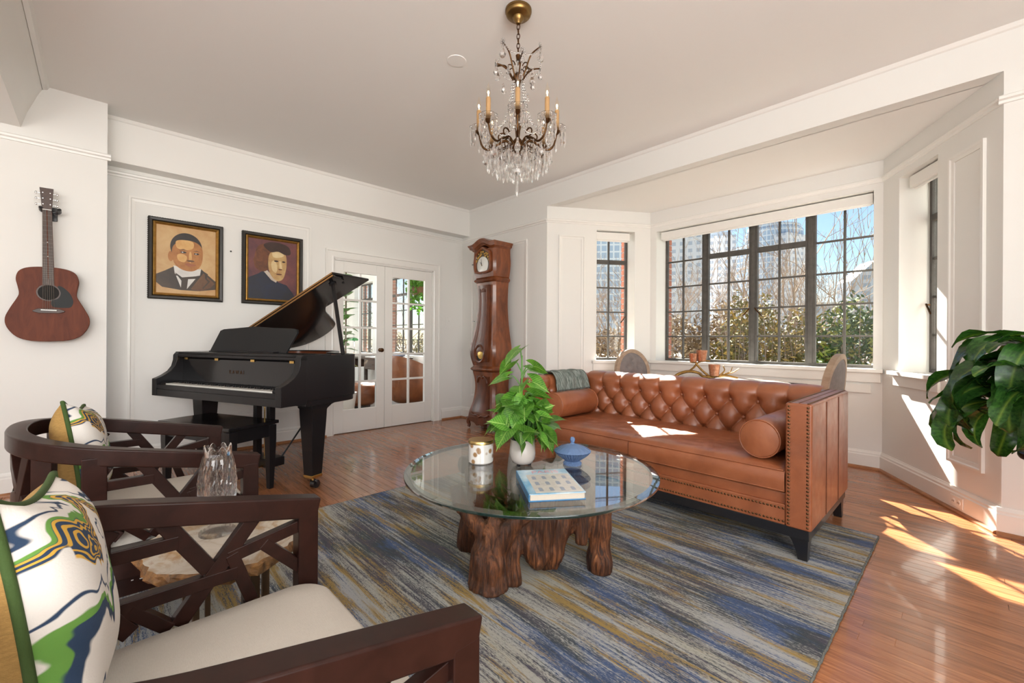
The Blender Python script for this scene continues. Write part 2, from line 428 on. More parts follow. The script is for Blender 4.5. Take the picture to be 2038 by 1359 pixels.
for nm, a, b, e0, e1 in (('baseboard_left', (XW, YG0), (XW, DY0 - 0.085), 0, 0), ('baseboard_left_far', (XW, DY1 + 0.135), (XW, YC), 0, 0),
                         ('baseboard_pier', (XG, YR), (XG, YG0), 0, 0.0), ('baseboard_back', (XW, YC), BAY[0], 0, 0.0),
                         ('baseboard_bay_left', BAY[0], BAY[1], 0.01, 0), ('baseboard_bay_back', BAY[1], BAY[2], 0, 0),
                         ('baseboard_bay_right', BAY[2], BAY[3], 0, 0.0), ('baseboard_right_pier', BAY[3], (XR, YC), 0.02, 0)):
    baseboard(nm, a, b, e0, e1)
rail((XG, YR), (XG, YG0), 0, 0.02); rail((XW, YG0), (XW, YC)); rail((XW, YC), BAY[0], 0, 0.0)
rail(BAY[0], BAY[1], 0.01, 0); rail(BAY[1], BAY[2]); rail(BAY[2], BAY[3], 0, 0.0); rail(BAY[3], (XR, YC), 0.02, 0)
moulding((XW, YG0), (XW, YC), 0.169 - YG0, 1.678 - YG0, 0.32, 2.336, 0.045, 0.016)
moulding((XW, YC), BAY[0], 0.22, 1.30, 0.32, 2.336, 0.04, 0.014)
moulding(BAY[0], BAY[1], LL - 1.167, LL - 0.845, 0.31, 2.34)
moulding(BAY[2], BAY[3], 0.838, 1.15, 0.312, 2.34)

# ---- door casing (left wall)
def casing(mb, y0, y1, zt, w=0.115, d=0.02):
    prof = [(0, 0), (0, d * 0.6), (w * 0.15, d), (w * 0.3, d * 0.75), (w * 0.8, d * 0.75), (w * 0.85, d * 1.35), (w, d * 1.35), (w, 0)]
    rg = []
    for a, dep in prof: rg.append([(XW + dep, y0 - a, 0), (XW + dep, y0 - a, zt + a), (XW + dep, y1 + a, zt + a), (XW + dep, y1 + a, 0)])
    mb.rings([[r[k] for r in rg] for k in range(4)]); return mb
trim(casing(MB(), DY0, DY1, DZ, 0.10))
trim(MB().box(XW - 0.16, XW, DY0 - 0.001, DY0 + 0.012, 0, DZ).box(XW - 0.16, XW, DY1 - 0.012, DY1, 0, DZ).box(XW - 0.16, XW, DY0, DY1, DZ - 0.012, DZ))

# ---- French doors: two leaves of 2 x 5 panes
def door_leaf(name, y0, y1, knob):
    d = empty(name, (XW - 0.055, y0, 0.008), kind='structure'); W = y1 - y0; Hh = DZ - 0.022; T = 0.04
    st, top, bot = 0.105, 0.125, 0.265
    MB().box(0, T, 0, st, 0, Hh).box(0, T, W - st, W, 0, Hh).box(0, T, st, W - st, 0, bot).box(0, T, st, W - st, Hh - top, Hh).build('door_frame', M['trim'], d, bevel=0.002)
    gw = (W - 2 * st); gh = Hh - top - bot; bw = 0.024
    mb = MB().box(0.006, T - 0.006, W / 2 - bw / 2, W / 2 + bw / 2, bot, Hh - top)
    for k in range(1, 5):
        z = bot + gh * k / 5; mb.box(0.0075, T - 0.0075, st, W - st, z - bw / 2, z + bw / 2)
    mb.build('muntin_grid', M['trim'], d, bevel=0.002)
    pm = MB().box(-0.0015, 0.0015, 0, gw / 2 - bw / 2, 0, gh / 5 - bw).mesh('pane', M['pane'])
    for c in range(2):
        for r in range(5): place(pm, 'pane', d, (T / 2, st + c * (gw / 2 + bw / 2), bot + r * gh / 5 + (bw / 2 if r else 0)))
    if knob is not None:
        k = MB(); k.lathe([(0.024, 0), (0.024, 0.006), (0.010, 0.010), (0.010, 0.032), (0.020, 0.036), (0.026, 0.048), (0.024, 0.062), (0.012, 0.070)], 16)
        k.build('knob', M['oldbrass'], d, smooth=50, loc=(T, knob, 0.965), rot=(0, pi / 2, 0))
    return d
DM = 2.572
door_leaf('door_1', DY0 + 0.014, DM - 0.002, DM - DY0 - 0.075)
door_leaf('door_2', DM + 0.002, DY1 - 0.014, None)

# ---- light switch, outlet, ceiling plate, wall nail
s = empty('light_switch', (XW + 0.0005, 3.53, 1.36), label='white light switch plate on the wall beside the glass doors', cat='switch')
MB().box(0, 0.006, -0.037, 0.037, -0.058, 0.058).build('switch_plate', M['white_china'], s, bevel=0.002)
MB().box(0.006, 0.016, -0.006, 0.006, -0.002, 0.014).build('toggle', M['white_china'], s, bevel=0.002)
Mx, _L = frame_on(BAY[2], BAY[3])
s = empty('wall_outlet', label='white electrical outlet set in the sunlit bay baseboard', cat='outlet'); s.matrix_world = Mx @ Matrix.Translation((0.955, -0.023, 0.07))
MB().box(-0.058, 0.058, -0.005, 0, -0.036, 0.036).build('outlet_plate', M['white_china'], s, bevel=0.002)
for dx in (-0.024, 0.024):
    MB(Matrix.Rotation(pi / 2, 4, 'X')).lathe([(0.016, 0.005), (0.015, 0.008)], 16).build('socket', M['trim'], s, loc=(dx, 0, 0))
    MB().box(dx - 0.008, dx - 0.005, -0.0088, -0.008, -0.005, 0.005).box(dx + 0.005, dx + 0.008, -0.0088, -0.008, -0.005, 0.005).build('socket_slot', M['dark'], s)
tag(MB().lathe([(0.062, -0.004), (0.060, -0.0075), (0.0, -0.0085)], 36, (-2.303, 1.676, ZC + 0.004)).build('ceiling_plate', M['ceil'], smooth=30), 'round blank cover plate on the ceiling beside the chandelier', 'cover plate')
tag(MB(Matrix.Translation((XW + 0.006, 0.925, 1.96)) @ Matrix.Rotation(pi / 2, 4, 'Y')).lathe([(0.004, -0.006), (0.004, 0.004), (0.008, 0.006), (0.008, 0.008)], 10).build('wall_nail', M['black']), 'small black nail in the wall between the two portraits', 'nail')

# ---- bay windows
def steel_window(name, p0, p1, s0, s1, depth, cols, rows, z0, z1, thick, transom=None, handles=()):
    """cols: list of vertical bar positions (s, width); rows: list of horizontal bar heights; transom (s0,s1,z,h)"""
    Mx, L = frame_on(p0, p1); w = empty(name, kind='structure'); w.matrix_world = Mx @ Matrix.Translation((s0, depth, 0))
    W = s1 - s0; fb = 0.028
    MB().box(0, fb, -0.02, 0.02, z0, z1).box(W - fb, W, -0.02, 0.02, z0, z1).box(fb, W - fb, -0.02, 0.02, z0, z0 + fb).box(fb, W - fb, -0.02, 0.02, z1 - fb, z1).build('window_frame', M['steel'], w, bevel=0.003)
    xs = [fb] + [q for c in cols for q in (c[0] - c[1] / 2, c[0] + c[1] / 2)] + [W - fb]
    for c in cols:
        wd = c[1]; dp = 0.024 if wd > 0.03 else 0.013
        m = MB().box(c[0] - wd / 2, c[0] + wd / 2, -dp, dp, z0 + fb, z1 - fb)
        if wd > 0.03: m.box(c[0] - wd * 0.22, c[0] + wd * 0.22, -dp - 0.010, -dp, z0 + fb, z1 - fb)
        m.build('mullion', M['steel'], w, bevel=0.002)
    secs = [(xs[i], xs[i + 1]) for i in range(0, len(xs), 2)]
    for i, (a, b) in enumerate(secs):
        rr = rows(i); zz = z0 + fb
        for (zc, hh) in rr:
            MB().box(a, b, -0.012 if hh < 0.03 else -0.022, 0.012 if hh < 0.03 else 0.022, zc - hh / 2, zc + hh / 2).build('glazing_bar', M['steel'], w, bevel=0.002)
            MB().box(a, b, -0.002, 0.002, zz, zc - hh / 2).build('pane', M['pane'], w); zz = zc + hh / 2
        MB().box(a, b, -0.002, 0.002, zz, z1 - fb).build('pane', M['pane'], w)
    for sx, zz, sg in handles:
        h = MB(); h.bar((sx, -0.030, zz), (sx, -0.050, zz), 0.012, 0.012); h.bar((sx - 0.01 * sg, -0.052, zz + 0.008), (sx + sg * 0.055, -0.056, zz - 0.075), 0.010, 0.012)
        h.build('latch_handle', M['oldbrass'], w, bevel=0.002)
    return w
def sill(p0, p1, s0, s1, depth, ov):
    Mx, L = frame_on(p0, p1)
    t = trim(MB(Mx).box(s0 - ov, s1 + ov, -0.055, 0, 0.838, 0.870).box(s0, s1, 0, depth - 0.02, 0.838, 0.8651), bevel=0.004)
    MB(Mx).box(s0 - ov + 0.015, s1 + ov - 0.015, -0.020, 0, 0.752, 0.838).build('sill_apron', M['trim'], t, bevel=0.004)
    return t
def blind(name, p0, p1, s0, s1, dep, zt, zb, label):
    Mx, L = frame_on(p0, p1); b = empty(name, label=label, cat='blind'); b.matrix_world = Mx @ Matrix.Translation((s0, dep, 0)); W = s1 - s0
    MB().box(0.004, W - 0.004, -0.005, 0.06, zb, zt).build('valance', M['trim'], b, bevel=0.006)
    MB().tube([(0.02, 0.028, zb - 0.004), (W - 0.02, 0.028, zb - 0.004)], 0.010, 10).build('bottom_bar', M['white_china'], b, smooth=50)
    return b
rz5 = [(1.160, 0.018), (1.462, 0.018), (1.765, 0.018)]
def big_rows(i): return rz5 + ([(2.075, 0.018)] if i in (0, 1, 6, 7) else [(2.085, 0.055)])
bw0, bw1 = 0.079, 2.109
cl = [(0.222, 0.018), (0.49, 0.075), (0.745, 0.02), (1.0, 0.085), (1.245, 0.02), (1.52, 0.088), (1.79, 0.02)]
steel_window('window_1', BAY[1], BAY[2], bw0, bw1, 0.25, cl, big_rows, 0.866, 2.424, 0.25, handles=((0.965, 1.455, -1), (1.035, 1.455, 1)))
def nrow(i): return rz5 + [(2.085, 0.05)]
steel_window('window_2', BAY[0], BAY[1], LL - NL[1], LL - NL[0], 0.22, [(0.245, 0.02)], nrow, 0.866, 2.424, 0.22, handles=((0.44, 1.40, -1),))
steel_window('window_3', BAY[2], BAY[3], NR[0], NR[1], 0.22, [(0.234, 0.02)], nrow, 0.866, 2.424, 0.22, handles=((0.03, 1.40, 1),))
sill(BAY[0], BAY[1], LL - NL[1], LL - NL[0], 0.22, 0.06); sill(BAY[1], BAY[2], bw0, bw1, 0.25, 0.07); sill(BAY[2], BAY[3], NR[0], NR[1], 0.22, 0.06)
blind('roller_blind', BAY[1], BAY[2], bw0 + 0.03, bw1 - 0.006, 0.05, 2.415, 2.325, 'wide white roller blind cassette across the top of the big window')
blind('roller_blind', BAY[0], BAY[1], LL - NL[1] + 0.01, LL - NL[0] - 0.04, 0.05, 2.415, 2.322, 'short white blind cassette over the narrow window left of the big one')
blind('roller_blind', BAY[2], BAY[3], NR[0] + 0.04, NR[1] - 0.01, 0.05, 2.415, 2.322, 'white blind cassette in the narrow window right of the big one')
# radiator cover top slot and panel below the big sill
trim(MB().box(-2.60, -0.58, YB - 0.022, YB, 0.66, 0.735))
tag(MB().box(-1.245, -1.045, YB - 0.026, YB - 0.0215, 0.698, 0.706).build('vent_slot', M['dark']), 'thin black vent slot in the panel below the big window', 'vent')

# ================================================================== pictures on the left wall (generic painted busts)
def picture(label, y0, y1, z0, z1, shapes, cols, frame_mat, liner):
    P = empty('framed_portrait', (XW + 0.0005, (y0 + y1) / 2, z0), label=label, cat='painting', group='portraits above the piano')
    w, h = (y1 - y0) / 2, z1 - z0
    def mitre(prof, mat, name):
        rg = [[(d, -w + a, a), (d, w - a, a), (d, w - a, h - a), (d, -w + a, h - a)] for a, d in prof]
        return MB().rings(rg, cap=False).build(name, mat, P)
    mitre([(0, 0), (0, 0.030), (0.008, 0.036), (0.026, 0.034), (0.034, 0.024), (0.036, 0)], frame_mat, 'outer_frame')
    mitre([(0.036, 0), (0.036, 0.026), (0.042, 0.029), (0.054, 0.020), (0.058, 0.012), (0.058, 0)], liner, 'inner_frame')
    n = MB()                                                        # beaded outer edge
    for k in range(int(h / 0.018)): n.ball((0.018, -w - 0.0015, 0.012 + k * 0.018), 0.006, (1, 0.6, 1), 6, 4)
    for k in range(int(2 * w / 0.018)): n.ball((0.018, -w + 0.012 + k * 0.018, h + 0.001), 0.006, (1, 1, 0.6), 6, 4)
    n.build('bead_edge', frame_mat, P, smooth=60)
    c = MB(); a = 0.055
    c.box(0.003, 0.010, -w + a, w - a, a, h - a); cw, ch = 2 * (w - a), h - 2 * a
    for k, (mi, pts, sm) in enumerate(shapes):
        c.mi = mi; q = closed_spline(pts, 5) if sm else pts
        c.poly([(0.0103 + 0.00012 * k, -w + a + u * cw, a + v * ch) for u, v in q])
    c.build('canvas', cols, P)
    return P
def paint(name, a, b, sc=9): return plain(name, a, 0.45, var=0.3, vscale=sc, col2=b, bump=0.1, bscale=80)
ell = lambda cx, cy, rx, ry, n=12, a0=0: [(cx + rx * cos(a0 + 2 * pi * k / n), cy + ry * sin(a0 + 2 * pi * k / n)) for k in range(n)]
pc = [paint('paint_ochre_ground', (0.62, 0.42, 0.20), (0.48, 0.25, 0.09), 5), paint('paint_black_coat', (0.02, 0.015, 0.012), (0.07, 0.04, 0.02), 6), paint('paint_white_collar', (0.72, 0.70, 0.66), (0.55, 0.52, 0.5), 9),
      paint('paint_skin', (0.52, 0.23, 0.06), (0.30, 0.10, 0.02), 11), paint('paint_skin_light', (0.72, 0.46, 0.18), (0.58, 0.29, 0.08), 9), paint('paint_hair', (0.014, 0.010, 0.008), (0.03, 0.02, 0.015), 12),
      paint('paint_umber', (0.16, 0.075, 0.03), (0.09, 0.035, 0.012), 8), paint('paint_lip', (0.36, 0.12, 0.05), (0.28, 0.08, 0.03), 8)]
p1 = [(1, [(-0.0, 0.27), (0.14, 0.33), (0.28, 0.40), (0.5, 0.30), (0.74, 0.40), (0.88, 0.30), (1.0, 0.22), (1.0, 0.10), (0.7, 0.06), (0.4, 0.06), (0.1, 0.09), (0, 0.16)], False),
      (6, [(0.56, 0.08), (0.78, 0.34), (0.98, 0.19), (0.90, 0.12), (0.72, 0.06)], False), (1, [(0.80, 0.36), (0.86, 0.33), (0.84, 0.26), (0.90, 0.22), (0.78, 0.10), (0.76, 0.11), (0.86, 0.21), (0.81, 0.26)], False),
      (2, [(0.32, 0.27), (0.40, 0.10), (0.50, 0.08), (0.66, 0.26)], False), (2, [(0.28, 0.42), (0.30, 0.30), (0.46, 0.24), (0.72, 0.30), (0.74, 0.40), (0.52, 0.36)], False),
      (1, [(0.30, 0.32), (0.42, 0.25), (0.70, 0.29), (0.70, 0.25), (0.52, 0.23), (0.50, 0.08), (0.40, 0.07), (0.41, 0.20)], False),
      (3, ell(0.235, 0.55, 0.045, 0.075), True), (5, ell(0.49, 0.70, 0.265, 0.215, 14), True),
      (3, [(0.27, 0.70), (0.26, 0.55), (0.31, 0.43), (0.44, 0.36), (0.60, 0.355), (0.72, 0.43), (0.765, 0.56), (0.75, 0.72), (0.62, 0.80), (0.42, 0.80)], True),
      (4, [(0.32, 0.78), (0.34, 0.68), (0.48, 0.66), (0.60, 0.70), (0.60, 0.79), (0.46, 0.81)], True), (4, [(0.34, 0.58), (0.36, 0.50), (0.46, 0.48), (0.50, 0.56), (0.42, 0.60)], True), (4, ell(0.555, 0.56, 0.025, 0.085), True),
      (7, [(0.46, 0.452), (0.52, 0.47), (0.58, 0.46), (0.66, 0.452), (0.58, 0.425), (0.52, 0.425)], True), (6, ell(0.56, 0.505, 0.065, 0.014), True),
      (6, [(0.36, 0.655), (0.44, 0.675), (0.51, 0.655), (0.44, 0.66)], False), (6, [(0.60, 0.655), (0.66, 0.672), (0.73, 0.65), (0.66, 0.658)], False),
      (5, ell(0.44, 0.625, 0.05, 0.014), True), (5, ell(0.66, 0.62, 0.045, 0.014), True), (2, ell(0.425, 0.625, 0.014, 0.008), True), (2, ell(0.65, 0.62, 0.012, 0.008), True)]
framew = plain('picture_frame_black', (0.022, 0.018, 0.014), 0.4, var=0.5, vscale=40); liner = plain('picture_frame_gilt', (0.55, 0.30, 0.075), 0.35, 0.8, var=0.4, vscale=30)
picture('gilt and black framed portrait in sepia tones, left of the pair', 0.299, 0.858, 1.455, 2.183, p1, pc, framew, liner)
pc2 = [paint('paint_wine_ground', (0.20, 0.065, 0.055), (0.075, 0.030, 0.045), 6), paint('paint_navy_coat', (0.015, 0.022, 0.05), (0.02, 0.02, 0.025), 7), paint('paint_pale_linen', (0.62, 0.55, 0.46), (0.4, 0.3, 0.25), 9),
       paint('paint_flesh', (0.60, 0.42, 0.18), (0.38, 0.19, 0.07), 10), paint('paint_auburn', (0.22, 0.075, 0.025), (0.06, 0.022, 0.014), 12), paint('paint_dark_auburn', (0.05, 0.022, 0.016), (0.03, 0.015, 0.012), 12), paint('paint_flesh_light', (0.74, 0.60, 0.34), (0.6, 0.42, 0.2), 10)]
p2 = [(1, [(0, 0.34), (0.20, 0.42), (0.34, 0.50), (0.60, 0.30), (0.78, 0.26), (0.92, 0.12), (1, 0), (0, 0)], False), (2, [(0.30, 0.47), (0.36, 0.50), (0.58, 0.33), (0.56, 0.29), (0.46, 0.33)], False),
      (4, [(0.16, 0.82), (0.12, 0.66), (0.14, 0.52), (0.30, 0.46), (0.44, 0.55), (0.60, 0.84), (0.42, 0.94), (0.24, 0.90)], True),
      (3, [(0.42, 0.76), (0.40, 0.55), (0.46, 0.40), (0.58, 0.32), (0.70, 0.36), (0.76, 0.50), (0.78, 0.66), (0.74, 0.80), (0.58, 0.84)], True),
      (6, [(0.48, 0.80), (0.50, 0.72), (0.62, 0.72), (0.72, 0.76), (0.68, 0.82), (0.56, 0.83)], True), (6, [(0.46, 0.62), (0.48, 0.50), (0.56, 0.46), (0.58, 0.58), (0.52, 0.66)], True),
      (5, [(0.30, 0.90), (0.44, 0.80), (0.60, 0.82), (0.74, 0.78), (0.86, 0.80), (0.82, 0.92), (0.62, 0.97), (0.42, 0.96)], True),
      (5, ell(0.56, 0.655, 0.045, 0.014), True), (5, ell(0.715, 0.655, 0.035, 0.013), True), (4, ell(0.645, 0.52, 0.04, 0.012), True), (4, ell(0.62, 0.435, 0.06, 0.012), True), (6, [(0.62, 0.66), (0.66, 0.66), (0.69, 0.53), (0.63, 0.53)], False),
      (4, [(0.10, 0.66), (0.16, 0.56), (0.30, 0.53), (0.36, 0.62), (0.26, 0.70)], True)]
picture('gilt and black framed portrait on a wine red ground, right of the pair', 1.018, 1.588, 1.457, 2.183, p2, pc2, framew, liner)

# ================================================================== guitar on its hanger
G = empty('acoustic_guitar', (XG + 0.035, -0.262, 1.0745), label='mahogany acoustic guitar hanging on the white wall', cat='guitar')
# local: x out of the wall, y across, z up
half = [(0, 0.0), (0.09, 0.006), (0.155, 0.035), (0.198, 0.10), (0.205, 0.165), (0.180, 0.235), (0.150, 0.300), (0.140, 0.335), (0.146, 0.385), (0.153, 0.435), (0.140, 0.485), (0.105, 0.512), (0.05, 0.524), (0.0, 0.526)]
outl = catmull([(a, b, 0) for a, b in half], 4); outl = [(v.x, v.y) for v in outl]
full = outl + [(-a, b) for a, b in outl[-2:0:-1]]
gm = wood('guitar_mahogany', (0.085, 0.018, 0.007), (0.165, 0.040, 0.015), 4, (6, 6, 1.2), 0.5, bump=0.02, spec=0.2)
gd = wood('guitar_rosewood', (0.030, 0.014, 0.009), (0.075, 0.034, 0.02), 6, (4, 4, 2), 0.45)
fx = lambda x, y, z: (z, x, y)
MB().prism(full, 0, 0.095, fx).build('body', gm, G, bevel=0.004)
bz = 0.0952
MB().prism(ell(0, 0.345, 0.052, 0.052, 28), bz, bz + 0.0006, fx).build('sound_hole', M['dark'], G)
mb = MB(); mb.rings([[(bz + d, r * cos(2 * pi * k / 32), 0.345 + r * sin(2 * pi * k / 32)) for k in range(32)] for r, d in ((0.0525, 0), (0.0525, 0.0010), (0.060, 0.0010), (0.060, 0))], cap=False)
mb.build('rosette', gd, G)
pick = [(0.012, 0.288), (0.045, 0.305), (0.060, 0.345), (0.045, 0.392), (0.070, 0.388), (0.105, 0.345), (0.122, 0.290), (0.112, 0.250), (0.085, 0.240), (0.020, 0.246)]
MB().prism(closed_spline(pick, 4), bz, bz + 0.0012, fx).build('pickguard', plain('guitar_pickguard', (0.010, 0.011, 0.011), 0.45, spec=0.2), G)
MB().prism([(-0.078, 0.218), (-0.05, 0.232), (0.05, 0.232), (0.078, 0.218), (0.078, 0.210), (0.05, 0.200), (-0.05, 0.200), (-0.078, 0.210)], bz, bz + 0.010, fx).build('bridge', gd, G, bevel=0.002)
MB().bar((bz + 0.012, -0.038, 0.222), (bz + 0.012, 0.038, 0.220), 0.004, 0.006).build('saddle', M['white_china'], G)
MB().rings([[(0.060, -w, z), (0.060, w, z), (0.095, w, z), (0.101, 0, z), (0.095, -w, z)] for w, z in ((0.029, 0.44), (0.0225, 0.928))]).build('neck', gm, G)
MB().rings([[(0.0955, -w, z), (0.0955, w, z), (0.1005, w, z), (0.1005, -w, z)] for w, z in ((0.0285, 0.398), (0.0225, 0.928))]).build('fretboard', gd, G)
M['fretwire'] = plain('fret_wire', (0.20, 0.17, 0.14), 0.5, 0.3); zn, zb_ = 0.928, 0.222
for k in range(1, 21):
    z = zb_ + (zn - zb_) * 2 ** (-k / 12); w = lerp(0.0285, 0.0225, (z - 0.398) / 0.53); MB().box(0.1005, 0.1017, -w, w, z - 0.0009, z + 0.0009).build('fret', M['fretwire'], G)
for z in (0.60, 0.70): MB().ball((0.1006, 0, z), 0.003, (0.3, 1, 1), 8, 5).build('inlay_dot', M['white_china'], G)
MB().box(0.096, 0.104, -0.0225, 0.0225, 0.926, 0.931).build('nut', M['white_china'], G)
hm = Matrix.Translation((0.0, 0, 0)); MB().prism([(-0.024, 0.931), (0.024, 0.931), (0.034, 1.082), (-0.034, 1.082)], 0.078, 0.094, fx).build('headstock', gd, G, bevel=0.001)
for k, z in enumerate((0.965, 1.005, 1.045)):
    for sd in (-1, 1):
        t = MB(); t.tube([(0.094, sd * 0.018, z), (0.106, sd * 0.018, z)], 0.0035, 8); t.tube([(0.085, sd * 0.030, z), (0.085, sd * 0.046, z)], 0.003, 8)
        t.ball((0.085, sd * 0.052, z), 0.0095, (0.5, 0.75, 1), 8, 6); t.build('tuning_peg', M['chrome'], G, smooth=60)
for k in range(6):
    y0 = lerp(-0.027, 0.027, k / 5); y1 = lerp(-0.018, 0.018, k / 5)
    MB().tube([(bz + 0.016, y0, 0.222), (0.1045, y1, 0.929)], 0.0008, 5).build('string', M['fretwire'], G)
G.rotation_euler = (radians(1.0), 0, 0)
hg = empty('guitar_hanger', (XG + 0.0005, -0.262, 2.0), label='black wall hanger holding the guitar by its headstock', cat='hanger')
MB().box(0, 0.012, -0.03, 0.03, -0.05, 0.05).build('wall_plate', M['black'], hg, bevel=0.004)
MB().tube([(0.012, 0, 0), (0.095, 0, 0)], 0.008, 10).build('hanger_arm', M['black'], hg, smooth=50)
MB().tube(catmull([(0.150, -0.046, 0.012), (0.112, -0.046, 0.0), (0.096, -0.035, -0.004), (0.092, 0, -0.004), (0.096, 0.035, -0.004), (0.112, 0.046, 0), (0.150, 0.046, 0.012)], 5), 0.010, 10).build('yoke', M['black'], hg, smooth=60)

# ================================================================== longcase clock
ck = empty('longcase_clock', (-4.095, 3.655, 0), label='carved wooden longcase clock with a white dial beside the corner', cat='clock')
cw = wood('clock_walnut', (0.078, 0.021, 0.008), (0.30, 0.088, 0.027), 3.2, (3, 3, 0.9), 0.32, coat=0.2, bump=0.03)
cdk = wood('clock_walnut_dark', (0.055, 0.015, 0.006), (0.18, 0.050, 0.017), 4, (3, 3, 1), 0.36, coat=0.1)
# local: x across, -y to the front, z up; back at y=0
def case(name, prof, mat, y_extra=0.0, seg=1):
    """stack of (z, half width, depth) sections with a chamfered front"""
    rg = []
    for z, w, d in prof: rg.append([(-w, 0, z), (w, 0, z), (w, -d + 0.03, z), (w - 0.025, -d, z), (-w + 0.025, -d, z), (-w, -d + 0.03, z)])
    return MB().rings(rg).build(name, mat, ck, smooth=35)
def fine(keys, n=40):
    z0, z1 = keys[0][0], keys[-1][0]; pts = catmull([Vector(k) for k in keys], max(2, n // len(keys))); return [tuple(p) for p in pts]
case('base_case', fine([(0.10, 0.252, 0.305), (0.20, 0.245, 0.295), (0.35, 0.205, 0.262), (0.50, 0.188, 0.245), (0.62, 0.194, 0.25), (0.715, 0.212, 0.265)]), cw)
case('waist_case', fine([(0.79, 0.210, 0.262), (0.90, 0.235, 0.285), (1.02, 0.236, 0.285), (1.18, 0.205, 0.255), (1.36, 0.178, 0.232), (1.55, 0.165, 0.222), (1.74, 0.172, 0.228), (1.81, 0.180, 0.235)]), cw)
case('hood_case', fine([(1.875, 0.190, 0.24), (1.95, 0.205, 0.256), (2.05, 0.214, 0.265), (2.14, 0.208, 0.26), (2.22, 0.205, 0.256)]), cw)
for nm, z, w, d in (('lower_cornice', 0.715, 0.225, 0.280), ('upper_cornice', 1.81, 0.200, 0.250)):
    rg = [(z, w - 0.02, d - 0.02), (z + 0.015, w, d), (z + 0.03, w + 0.008, d + 0.008), (z + 0.045, w, d), (z + 0.055, w - 0.012, d - 0.012), (z + 0.075, w - 0.022, d - 0.022)]
    case(nm, rg, cw)
# arched bonnet
def arch(x, w): return 0.055 * 0.5 * (1 + cos(pi * min(1, abs(x) / (w * 0.78)))) - 0.006
rg = []
for off, dz in ((0.0, 0.0), (0.012, 0.016), (0.030, 0.026), (0.036, 0.046), (0.048, 0.060), (0.050, 0.075), (0.02, 0.086)):
    w, d = 0.205 + off, 0.256 + off; xs = [lerp(-w, w, k / 24) for k in range(25)]
    rg.append([(x, -d, 2.215 + dz + arch(x, w)) for x in xs] + [(x, 0, 2.215 + dz + arch(x, w)) for x in xs[::-1]])
MB().rings(rg).build('bonnet', cw, ck, smooth=35)
# dial door: raised frame, dial plate, chapter ring
yf = -0.267
doorp = closed_spline([(-0.125, 1.925), (-0.155, 1.97), (-0.160, 2.08), (-0.145, 2.17), (-0.085, 2.205), (0, 2.245), (0.085, 2.205), (0.145, 2.17), (0.160, 2.08), (0.155, 1.97), (0.125, 1.925), (0, 1.915)], 4)
innp = [(x * 0.74, 2.065 + (z - 2.065) * 0.80) for x, z in doorp]
rg = [[(x, y, z) for x, z in P_] for P_, y in ((doorp, yf + 0.03), (doorp, yf - 0.012), ([(lerp(a[0], b[0], 0.3), lerp(a[1], b[1], 0.3)) for a, b in zip(doorp, innp)], yf - 0.020), ([(lerp(a[0], b[0], 0.8), lerp(a[1], b[1], 0.8)) for a, b in zip(doorp, innp)], yf - 0.014), (innp, yf - 0.004), (innp, yf + 0.03))]
MB().rings(rg, cap=False).build('dial_door', cw, ck, smooth=40)
MB().prism([(x, z) for x, z in innp], 0, 0.004, lambda x, y, z: (x, yf + 0.004 - z, y)).build('dial_plate', plain('dial_pewter', (0.16, 0.13, 0.09), 0.4, 0.5, var=0.5, vscale=30), ck)
MB().lathe([(0.105, 0), (0.105, 0.004), (0.098, 0.009), (0.0, 0.0135)], 36).build('dial', plain('enamel_white', (0.80, 0.80, 0.76), 0.18), ck, loc=(0, yf - 0.001, 2.018), rot=(pi / 2, 0, 0), smooth=40)
rp = MB(); rr = random.Random(3)
for k in range(26):
    a = rr.uniform(0.15, pi - 0.15); r = rr.uniform(0.112, 0.165); rp.ball((r * cos(a) * 0.8, yf - 0.004, 2.03 + r * sin(a)), rr.uniform(0.008, 0.016), (1, 0.5, 1), 7, 5)
rp.build('dial_crest', M['gold'], ck, smooth=70)
for k in range(12):
    a = pi / 2 - 2 * pi * k / 12; c = Vector((0.079 * cos(a), 0, 0.079 * sin(a))); u = Vector((cos(a), 0, sin(a)))
    MB().bar(Vector((0, yf - 0.0095, 2.018)) + c - u * 0.011, Vector((0, yf - 0.0080, 2.018)) + c + u * 0.011, 0.0065, 0.0015, (0, -1, 0)).build('hour_numeral', M['black'], ck)
def hand(ang, L, w):
    a = pi / 2 - ang; u = Vector((cos(a), 0, sin(a))); o = Vector((0, yf - 0.0175, 2.018)); MB().bar(o - u * 0.012, o + u * L, w, 0.0018, (0, -1, 0), w2=w * 0.35).build('clock_hand', M['black'], ck)
hand(radians(-35), 0.050, 0.010); hand(radians(-8), 0.078, 0.008)
MB().ball((0, yf - 0.018, 2.018), 0.006, n=8, m=6).build('hand_boss', M['brass'], ck)
